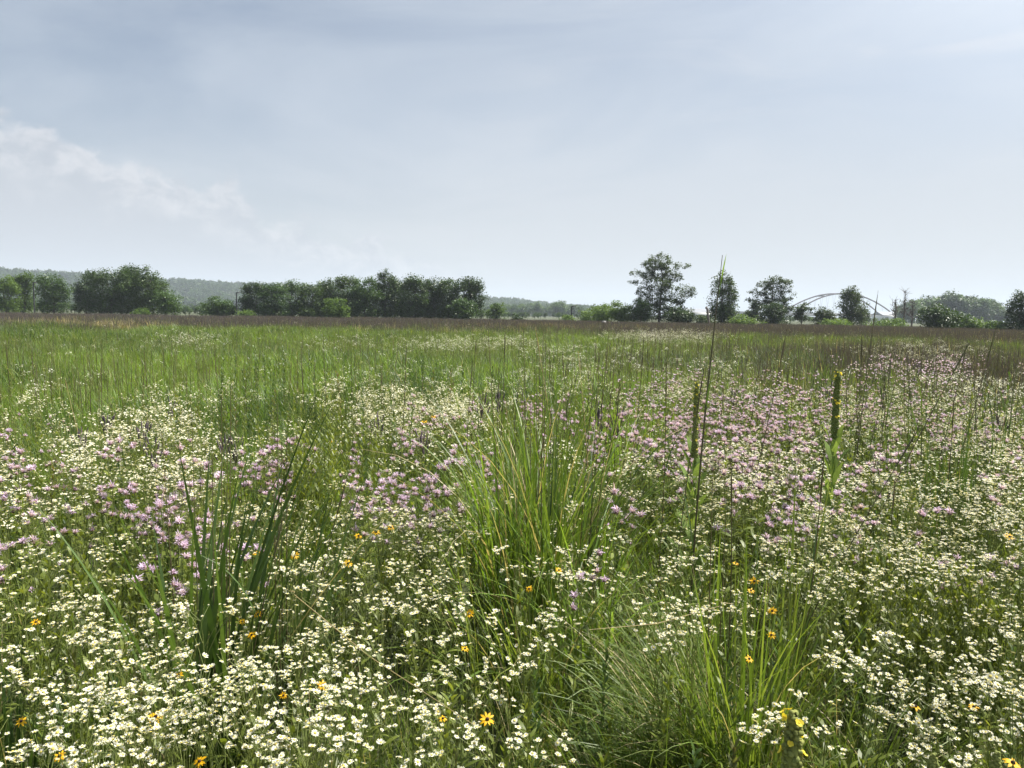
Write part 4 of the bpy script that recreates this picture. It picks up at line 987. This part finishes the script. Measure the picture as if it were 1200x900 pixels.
# ---- mulleins
def mullein(label, px, py, d, spike, rad, leaves, seed, fl=1.0):
    rg = np.random.default_rng(seed); T_ = at_dist(px, py, d); H = T_[2]; root = empty('mullein', (T_[0], d, 0)); tag(root, label, 'mullein')
    m = MB(); tube(m, [[.0, 0, 0], [.01, 0, H * .4], [0, 0, H * .97]], [rad * .75, rad * .6, rad * .3], 8); m.build('stem', MUL_LEAF, root)
    m = MB(); n = int(leaves * 2); t = np.linspace(0.02, max(.2, (H - spike) / H), n); L_ = np.interp(t, [0, 1], [.24, .07])
    blades(m, np.stack([np.cos(np.arange(n) * 2.4) * rad, np.sin(np.arange(n) * 2.4) * rad, t * H], 1), L_ * rg.uniform(.8, 1.1, n), L_ * .30, np.arange(n) * 2.4, np.interp(t, [0, 1], [.45, .10]) * rg.uniform(.7, 1.2, n), np.interp(t, [0, 1], [.8, .45]), 6, 0, prof='leaf')
    m.build('foliage', MUL_LEAF, root)
    m = MB(); ns = 420; tt = rg.uniform(0, 1, ns); rr = rad * (1 - .35 * tt) * np.clip((1 - tt) * 9, .25, 1); a = rg.uniform(0, 6.28, ns)
    tube(m, [[0, 0, H - spike], [0, 0, H - spike * .5], [0, 0, H - .008]], [rad * .8, rad * .8, rad * .4], 10)
    B_ = MB(); dome(B_, .0046, .007, 5, 0, rings=1)
    Rm = rotz_tilt(a, rg.uniform(.8, 1.3, ns)); m.stamp(B_, np.stack([np.cos(a) * rr * .85, np.sin(a) * rr * .85, H - spike * (1 - tt)], 1), Rm, rad / .02 * rg.uniform(.9, 1.5, ns), rg.random(ns))
    sp = m.build('flower_spike', MUL_SP, root)
    nf = int(24 * fl); tt = 1 - rg.random(nf) ** 1.2 * .9; a = rg.uniform(0, 6.28, nf); rr = rad * 1.05
    Fm = MB(); petal_ring(Fm, 5, .001, .010, .011, .003, 0, rg)
    for i in range(nf):
        f_ = mk('flower', mul_flower, sp); f_.matrix_local = Matrix.Translation((math.cos(a[i]) * rr, math.sin(a[i]) * rr, H - spike * (1 - tt[i]))) @ Matrix(rotz_tilt(np.array([a[i]]), rg.uniform(.6, 1.3))[0].tolist()).to_4x4() @ Matrix.Scale(rg.uniform(.4, .85) * min(1.2, rad / .02), 4)
_f = MB(); petal_ring(_f, 5, .001, .0105, .011, .003, 0, np.random.default_rng(1)); dome(_f, .003, .003, 5, 0, rings=1); mul_flower = _f.mesh('mullein_flower', [YEL])
mullein('tall mullein with yellow tipped spike, fully shown above the white daisies at right', 982, 435, 4.0, .36, .018, 16, 1, 1.0)
mullein('mullein with yellow spike beside the tallest dark stalk', 817, 448, 3.9, .40, .016, 14, 2, 1.1)
mullein('close mullein spike with yellow top cut off by the bottom edge', 931, 836, 1.22, .26, .0175, 12, 3, 1.0)
mullein('small green mullein tip at the bottom edge, middle one of three', 1094, 884, 1.2, .16, .010, 8, 4, .1)
mullein('small green mullein tip nearest the bottom right corner', 1168, 882, 1.22, .16, .010, 8, 5, .1)

# ---- grass clumps and broad blades
def clump(name, label, px, py, z, n, H, w, spread, lean, curve, mats, seed, az=None, azs=9, nseg=8, dry=.05, cat='grass clump', stems=0, vary=.4):
    rg = np.random.default_rng(seed); P = at_z(px, py, z); root = empty(name, (P[0], P[1], 0)); tag(root, label, cat)
    for part, mt, k, ww in (('blades', mats, n, w), ('dry_blades', GRASS_DRY, int(n * dry), w * .7)):
        if k < 1: continue
        m = MB(); a = rg.uniform(0, 6.28, k); q = np.sqrt(rg.random(k)) * spread
        A = (a + rg.normal(0, .8, k)) if az is None else az + rg.normal(0, azs, k)
        blades(m, np.stack([np.cos(a) * q, np.sin(a) * q * .8, 0 * a], 1), H * rg.uniform(1 - vary, 1.05, k), ww * rg.uniform(.6, 1.25, k), A, np.abs(rg.normal(0 if az is None else lean, lean * (1 if az is None else .45), k)), np.abs(rg.normal(curve, curve * .6, k)), nseg)
        m.build(part, mt, root)
    for i in range(stems):
        m = MB(); a = rg.uniform(0, 6.28); q = rg.uniform(.2, .8) * spread; hh = H * rg.uniform(.9, 1.12)
        tube(m, [[math.cos(a)*q, math.sin(a)*q, 0], [math.cos(a)*q*1.2, math.sin(a)*q*1.1, hh * .5], [math.cos(a)*q*1.5, math.sin(a)*q*1.3, hh]], [.0028, .002, .0009], 4); m.build('stem', STEMD, root)
    return root
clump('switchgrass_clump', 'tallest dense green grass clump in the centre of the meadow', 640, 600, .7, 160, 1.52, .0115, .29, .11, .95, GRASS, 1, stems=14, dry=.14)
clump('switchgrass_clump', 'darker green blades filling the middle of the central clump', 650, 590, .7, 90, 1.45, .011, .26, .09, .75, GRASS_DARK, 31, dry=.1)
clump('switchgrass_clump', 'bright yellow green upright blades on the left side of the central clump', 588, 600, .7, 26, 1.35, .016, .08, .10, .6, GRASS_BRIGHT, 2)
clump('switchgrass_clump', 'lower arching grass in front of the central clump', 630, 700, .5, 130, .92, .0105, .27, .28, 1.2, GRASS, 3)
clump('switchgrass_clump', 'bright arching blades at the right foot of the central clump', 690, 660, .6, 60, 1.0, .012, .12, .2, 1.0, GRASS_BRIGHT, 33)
clump('broad_blade_grass', 'dark broad-bladed grass clump leaning right on the left side', 245, 770, .5, 38, 1.3, .020, .12, .2, .3, GRASS_DARK, 4, az=.15, azs=1.2, stems=6, vary=.25)
clump('broad_blade_grass', 'longest dark broad blades curving up to the right at left', 232, 760, .5, 9, 1.45, .026, .03, .22, .35, GRASS_DARK, 5, az=.0, azs=.15, vary=.15)
clump('broad_blade_grass', 'dark stalk group right of the broad-bladed clump', 325, 760, .5, 16, 1.22, .016, .05, .12, .3, GRASS_DARK, 6, az=.2, azs=.5, stems=4)
clump('fine_grass_clump', 'fine grey green grass arching left below centre right', 850, 850, .35, 300, .80, .0065, .17, .35, 1.3, GRASS, 7, az=2.9, azs=.7, nseg=9, dry=.12)
clump('fine_grass_clump', 'second fine arching grass clump above the first, right of centre', 800, 760, .4, 180, .8, .0068, .16, .3, 1.3, GRASS, 8, az=2.7, azs=1.2, nseg=9, dry=.12)
clump('upright_grass_clump', 'upright mid green grass clump below the yellow flower group', 872, 790, .5, 100, 1.0, .009, .13, .13, .6, GRASS, 9, dry=.1)
clump('upright_grass_clump', 'single broad upright leaf blades right of the yellow flower group', 928, 700, .6, 6, 1.12, .022, .025, .05, .12, GRASS, 10)
clump('upright_grass_clump', 'thin upright blades left of the yellow flower group', 842, 710, .6, 14, 1.0, .012, .04, .06, .2, GRASS, 11, stems=2)
clump('arching_grass_clump', 'pale arching grass in the lower right corner area', 1010, 840, .4, 90, .75, .006, .16, .4, 1.4, GRASS, 12, dry=.1)
clump('arching_grass_clump', 'short arching grass left of the cut-off mullein', 760, 880, .35, 120, .7, .006, .16, .4, 1.2, GRASS, 13)
clump('upright_grass_clump', 'upright green blades low at the left below the pink patch', 130, 800, .5, 60, .78, .009, .12, .1, .3, GRASS, 14)
clump('upright_grass_clump', 'dark green blades at the left edge near the bottom', 18, 850, .45, 30, .75, .012, .06, .1, .3, GRASS_DARK, 15)
clump('upright_grass_clump', 'upright rush-like tuft at the right behind the daisies', 1118, 540, .8, 60, 1.22, .009, .13, .06, .12, GRASS_DARK, 16)
clump('upright_grass_clump', 'bright narrow grass behind the central clump at right', 745, 480, .8, 120, 1.0, .012, .35, .08, .2, GRASS_BRIGHT, 17)
for j, (px, py, lb) in enumerate([(1150, 520, 'rush-like tuft near the right edge in mid field'), (1190, 500, 'rush-like tuft on the right edge in mid field'), (1070, 520, 'rush-like tuft left of the right hand tufts'), (960, 430, 'faint upright tuft behind the right mullein')]):
    clump('upright_grass_clump', lb, px, py, .8, 36, 1.2, .010, .22, .06, .12, GRASS_DARK, 50 + j)

def leafy(label, px, py, z, n, H, spread, seed, mt=LEAF, name='leafy_plant', cat='leafy plant'):
    rg = np.random.default_rng(seed); P = at_z(px, py, z); root = empty(name, (P[0], P[1], 0)); tag(root, label, cat)
    for i in range(n):
        st, lv = forb(rg, 0, H * rg.uniform(.75, 1.05)); a = rg.uniform(0, 6.28); q = math.sqrt(rg.random()) * spread
        M2 = (np.eye(3), np.array([math.cos(a) * q, math.sin(a) * q, 0])); m = MB(); m.merge(st, M2); s_ = m.build('stem', STEMG, root)
        m = MB(); m.merge(lv, M2); m.build('foliage', mt, s_)
leafy('feathery bright green leafy clump left of centre below the lilac group', 385, 525, .75, 34, .92, .42, 1, LEAF)
leafy('bright leafy clump beside the feathery one, slightly lower', 345, 540, .7, 16, .84, .25, 2, LEAF)
leafy('broad leafy green patch on the right below the daisies', 1060, 690, .6, 26, .72, .30, 3, LEAF)
leafy('second leafy patch at the far right of the leafy band', 1140, 700, .6, 18, .7, .24, 4, LEAF)
leafy('single tall leafy stem standing in the right mid field', 1142, 490, .85, 3, 1.12, .05, 5, LEAF)
leafy('pair of tall narrow leafy stems left of centre, left one', 428, 500, .8, 2, 1.1, .02, 6, GRASS_DARK)
leafy('pair of tall narrow leafy stems left of centre, right one', 472, 500, .8, 2, 1.08, .03, 7, GRASS_DARK)
leafy('dark upright leafy plant in the far green area left of centre', 505, 425, .9, 9, 1.15, .3, 8, GRASS_DARK)
leafy('tall dark leafy plant group in the left mid field', 335, 435, .9, 14, 1.2, .5, 9, GRASS_DARK)
leafy('small dark spire in the left mid field, left one', 265, 440, .9, 4, 1.2, .12, 10, GRASS_DARK)
leafy('small dark spire in the left mid field, right one', 292, 437, .9, 4, 1.2, .12, 11, GRASS_DARK)
leafy('leafy green patch in front of the pink patch at left', 100, 660, .6, 18, .66, .26, 12, LEAF)

# ---- vervain candelabras
for j, (px, py, d, lb) in enumerate([(124,476,6.2,'leftmost of the dark spiked plants above the white drift'),(165,490,5.6,'tallest dark spiked plant in front of the white drift at left'),(199,462,7.2,'dark spiked plant behind the white drift at left'),
    (183,508,5.2,'small dark spiked plant low in the left white drift'),(96,500,5.6,'thin dark spiked plant left of the other left ones'),(262,505,5.4,'first dark spike group above the broad blades'),(274,510,5.5,'second dark spike group above the broad blades'),
    (568,452,7.0,'left dark spiked plant behind the central clump'),(588,448,7.4,'middle dark spiked plant behind the central clump'),(702,466,6.4,'right dark spiked plant behind the central clump'),(722,474,6.0,'rightmost dark spiked plant behind the central clump'),
    (443,482,6.5,'dark spiked plant left of the central clump top'),(497,500,5.6,'dark spiked plant among lilac flowers left of the central clump'),(977,438,8.5,'dark spiked plant right behind the mullein'),(1036,448,8.0,'dense dark spiked plant right of the mullein'),
    (1076,420,11,'dark spiked plant before the far brown band at right'),(1172,482,6.6,'dark spiked plant near the right edge'),(862,452,8.0,'dark spiked plant behind the lavender patch')]):
    rg = np.random.default_rng(700 + j); T_ = at_dist(px, py, d); H = T_[2]
    for k in range(1):
        root = empty('spiked_wildflower', (T_[0], d, 0)); tag(root, lb, 'vervain', 'dark spiked wildflowers in the meadow'); st, lv, sp = vervain(rg, H)
        st.build('stem', STEMD, root); lv.build('foliage', LEAF, root); sp.build('flower_spikes', VERV, root)

# ---- tall dark stalks
def stalk(label, tx, ty, bx, d, rad=.0035, mat=STEMD, seed=0, head=.22, leaves=2, headmat=None, group='tall dark stalks rising above the meadow', name='tall_stalk', bend=.02):
    rg = np.random.default_rng(seed); T_ = at_dist(tx, ty, d); yb = 368 + F * 1.65 / d; B_ = at_dist(bx, yb, d); B_ = np.array([B_[0], d, 0])
    # bx is the column where the stalk enters the flower canopy
    C_ = at_dist(bx, 368 + F * .85 / d, d); k = T_[2] / max(.3, T_[2] - C_[2]); gx = T_[0] + (C_[0] - T_[0]) * min(k, 3.0)
    root = empty(name, (gx, d, 0)); tag(root, label, 'tall stalk', group); H = T_[2]; dx = T_[0] - gx
    t = np.linspace(0, 1, 8); pts = np.stack([dx * t + bend * np.sin(t * np.pi) * rg.choice([-1, 1]), 0.05 * t * rg.normal(0, 1), H * t], 1)
    m = MB(); tube(m, pts, np.interp(t, [0, .7, 1], [rad, rad * .85, rad * .25]), 5); m.build('stem', mat, root)
    if leaves:
        for q in rg.uniform(.2, .7, leaves):
            m = MB(); b = on(pts, q); blades(m, b, rg.uniform(.2, .4), .008, rg.uniform(0, 6.28), rg.uniform(.15, .4), rg.uniform(.3, 1.2), 7); m.build('leaf', GRASS_DARK, root)
    if head:
        m = MB(); e = on(pts, np.linspace(1 - head, .985, 5)); tube(m, e, [rad * .8, rad * 1.2, rad * 1.2, rad * .9, rad * .4], 6)
        n = 14; q = rg.uniform(1 - head, 1, n); blades(m, on(pts, q), .018, .004, rg.uniform(0, 6.28, n), .2, .1, 2, 0, prof='leaf'); m.build('seed_head', headmat or mat, root)
stalk('tallest dark stalk with a yellow green tip crossing the skyline right of centre', 850, 298, 822, 3.0, .0048, seed=1, head=.0, leaves=3)
T_ = at_dist(848.5, 305, 3.0); T0 = at_dist(842, 348, 3.0)
for o in [q for q in COL.objects if q.name == 'tall_stalk']:
    m = MB(); base = np.array([[T0[0] - o.location.x, 0, T0[2]]]); blades(m, np.repeat(base, 3, 0), [.17, .10, .08], .010, 0.0, .12, .05, 6, 0, prof='leaf'); m.build('leaf_tip', GRASS_BRIGHT, o)
SPEC = [(779,425,772,3.6,'straight dark stalk between the central clump and the tallest stalk'),(1035,340,1012,5.0,'dark stalk crossing the skyline below the arch foot'),(926,386,890,4.6,'dark stalk leaning right between the two mulleins'),
 (1150,383,1118,5.0,'dark stalk leaning right near the right edge'),(1135,392,1060,4.2,'long slanting stalk leaning far right at the right'),(1137,400,1112,6.0,'dark upright stalk in the right hand group'),(1012,388,1004,6.5,'thin stalk left of the skyline stalk'),
 (1046,418,1030,5.0,'short dark stalk just right of the skyline stalk'),(985,385,988,7.0,'thin stalk directly behind the right mullein'),(592,384,583,5.0,'dark stalk rising behind the central clump'),(475,398,468,5.4,'thin dark stalk left of the central clump'),
 (553,425,550,5.0,'short dark stalk left behind the central clump'),(753,395,742,5.6,'thin dark stalk right of the central clump'),(608,450,603,4.4,'dark stalk rising from the central clump middle'),(558,395,556,6.5,'faint thin stalk left behind the central clump'),
 (1118,470,1110,4.4,'dark stalk in front of the rush-like tuft'),(945,520,935,2.6,'near dark stalk right of the left mullein'),(1085,500,1018,3.0,'near slanting brown stalk through the daisies at right'),(1050,560,1040,3.2,'short slanting stalk low in the daisies'),
 (857,540,852,2.6,'thin near stalk just right of the left mullein'),(828,430,806,3.1,'dark stalk close beside the tallest stalk'),(700,452,692,4.4,'dark stalk at the right side of the central clump'),(652,470,648,4.0,'short stalk inside the central clump'),
 (1165,420,1150,6.4,'thin stalk above the right edge flowers'),(1190,400,1184,6.6,'thin stalk closest to the right edge'),(640,500,632,3.4,'short near stalk in the central clump'),(335,600,312,2.3,'near dark stalk right of the broad-bladed clump'),(408,560,385,2.8,'thin stalk leaning right in the white drift')]
for j, (tx, ty, bx, d, lb) in enumerate(SPEC): stalk(lb, tx, ty, bx, d, .0026 if d < 4 else .0032, seed=10 + j, head=.14, leaves=2)
rg = np.random.default_rng(77)
for j in range(60):
    if j < 34: tx = rg.uniform(1000, 1200); d = rg.uniform(5, 9); ty = rg.uniform(395, 440); w_ = 'at the right'
    elif j < 48: tx = rg.uniform(540, 730); d = rg.uniform(4.4, 7); ty = rg.uniform(410, 460); w_ = 'behind the central clump'
    else: tx = rg.uniform(820, 1000); d = rg.uniform(6, 9); ty = rg.uniform(400, 440); w_ = 'between the two mulleins'
    stalk('thin dark upright stalk standing in the loose group ' + w_, tx, ty, tx - rg.uniform(-4, 16), d, .0026, seed=200 + j, head=.12, leaves=1, group='thin dark stalks ' + w_)
stalk('pale dry reed arching up behind the central clump', 627, 383, 646, 4.6, .003, GRASS_DRY, 90, .1, 1, group='pale dry stalks')
stalk('short pale dry reed right of the other pale one', 678, 412, 684, 5.0, .003, GRASS_DRY, 91, .1, 1, group='pale dry stalks')
stalk('pale dry stem leaning left in the far left field', 80, 442, 92, 6.4, .003, GRASS_DRY, 92, .1, 0, group='pale dry stalks')
def lying(label, a, b, z0, z1, rad):
    P = at_z(a[0], a[1], z0); Q_ = at_z(b[0], b[1], z1); root = empty('dry_stalk', (P[0], P[1], 0)); tag(root, label, 'dry stalk'); L_ = P * [1, 1, 0]
    m = MB(); md = (P + Q_) / 2 + [0, 0, -.02]; tube(m, [P - L_, md - L_, Q_ - L_], [rad, rad, rad * .6], 5); m.build('stem', GRASS_DRY, root)
    dv = nrm(Q_ - P); m = MB(); tube(m, [P - L_ - dv * .04, P - L_ + [0, 0, .01]], [.0008, rad * 1.6], 4); m.build('seed_head', GRASS_DRY, root)
lying('long pale dry stalk lying diagonally over the daisies below centre', (345, 697), (556, 850), .78, .76, .0014)
lying('brown dry stalk leaning across the fine arching grass', (845, 710), (690, 738), .74, .7, .0013)
SC.view_settings.view_transform = 'Standard'; SC.view_settings.look = 'None'
SC.view_settings.exposure = 0.92; SC.view_settings.gamma = 1
SC.cycles.max_bounces = 6; SC.cycles.diffuse_bounces = 4; SC.cycles.transmission_bounces = 4; SC.cycles.volume_bounces = 0
SC.cycles.caustics_reflective = False; SC.cycles.caustics_refractive = False
SC.cycles.sample_clamp_indirect = 4
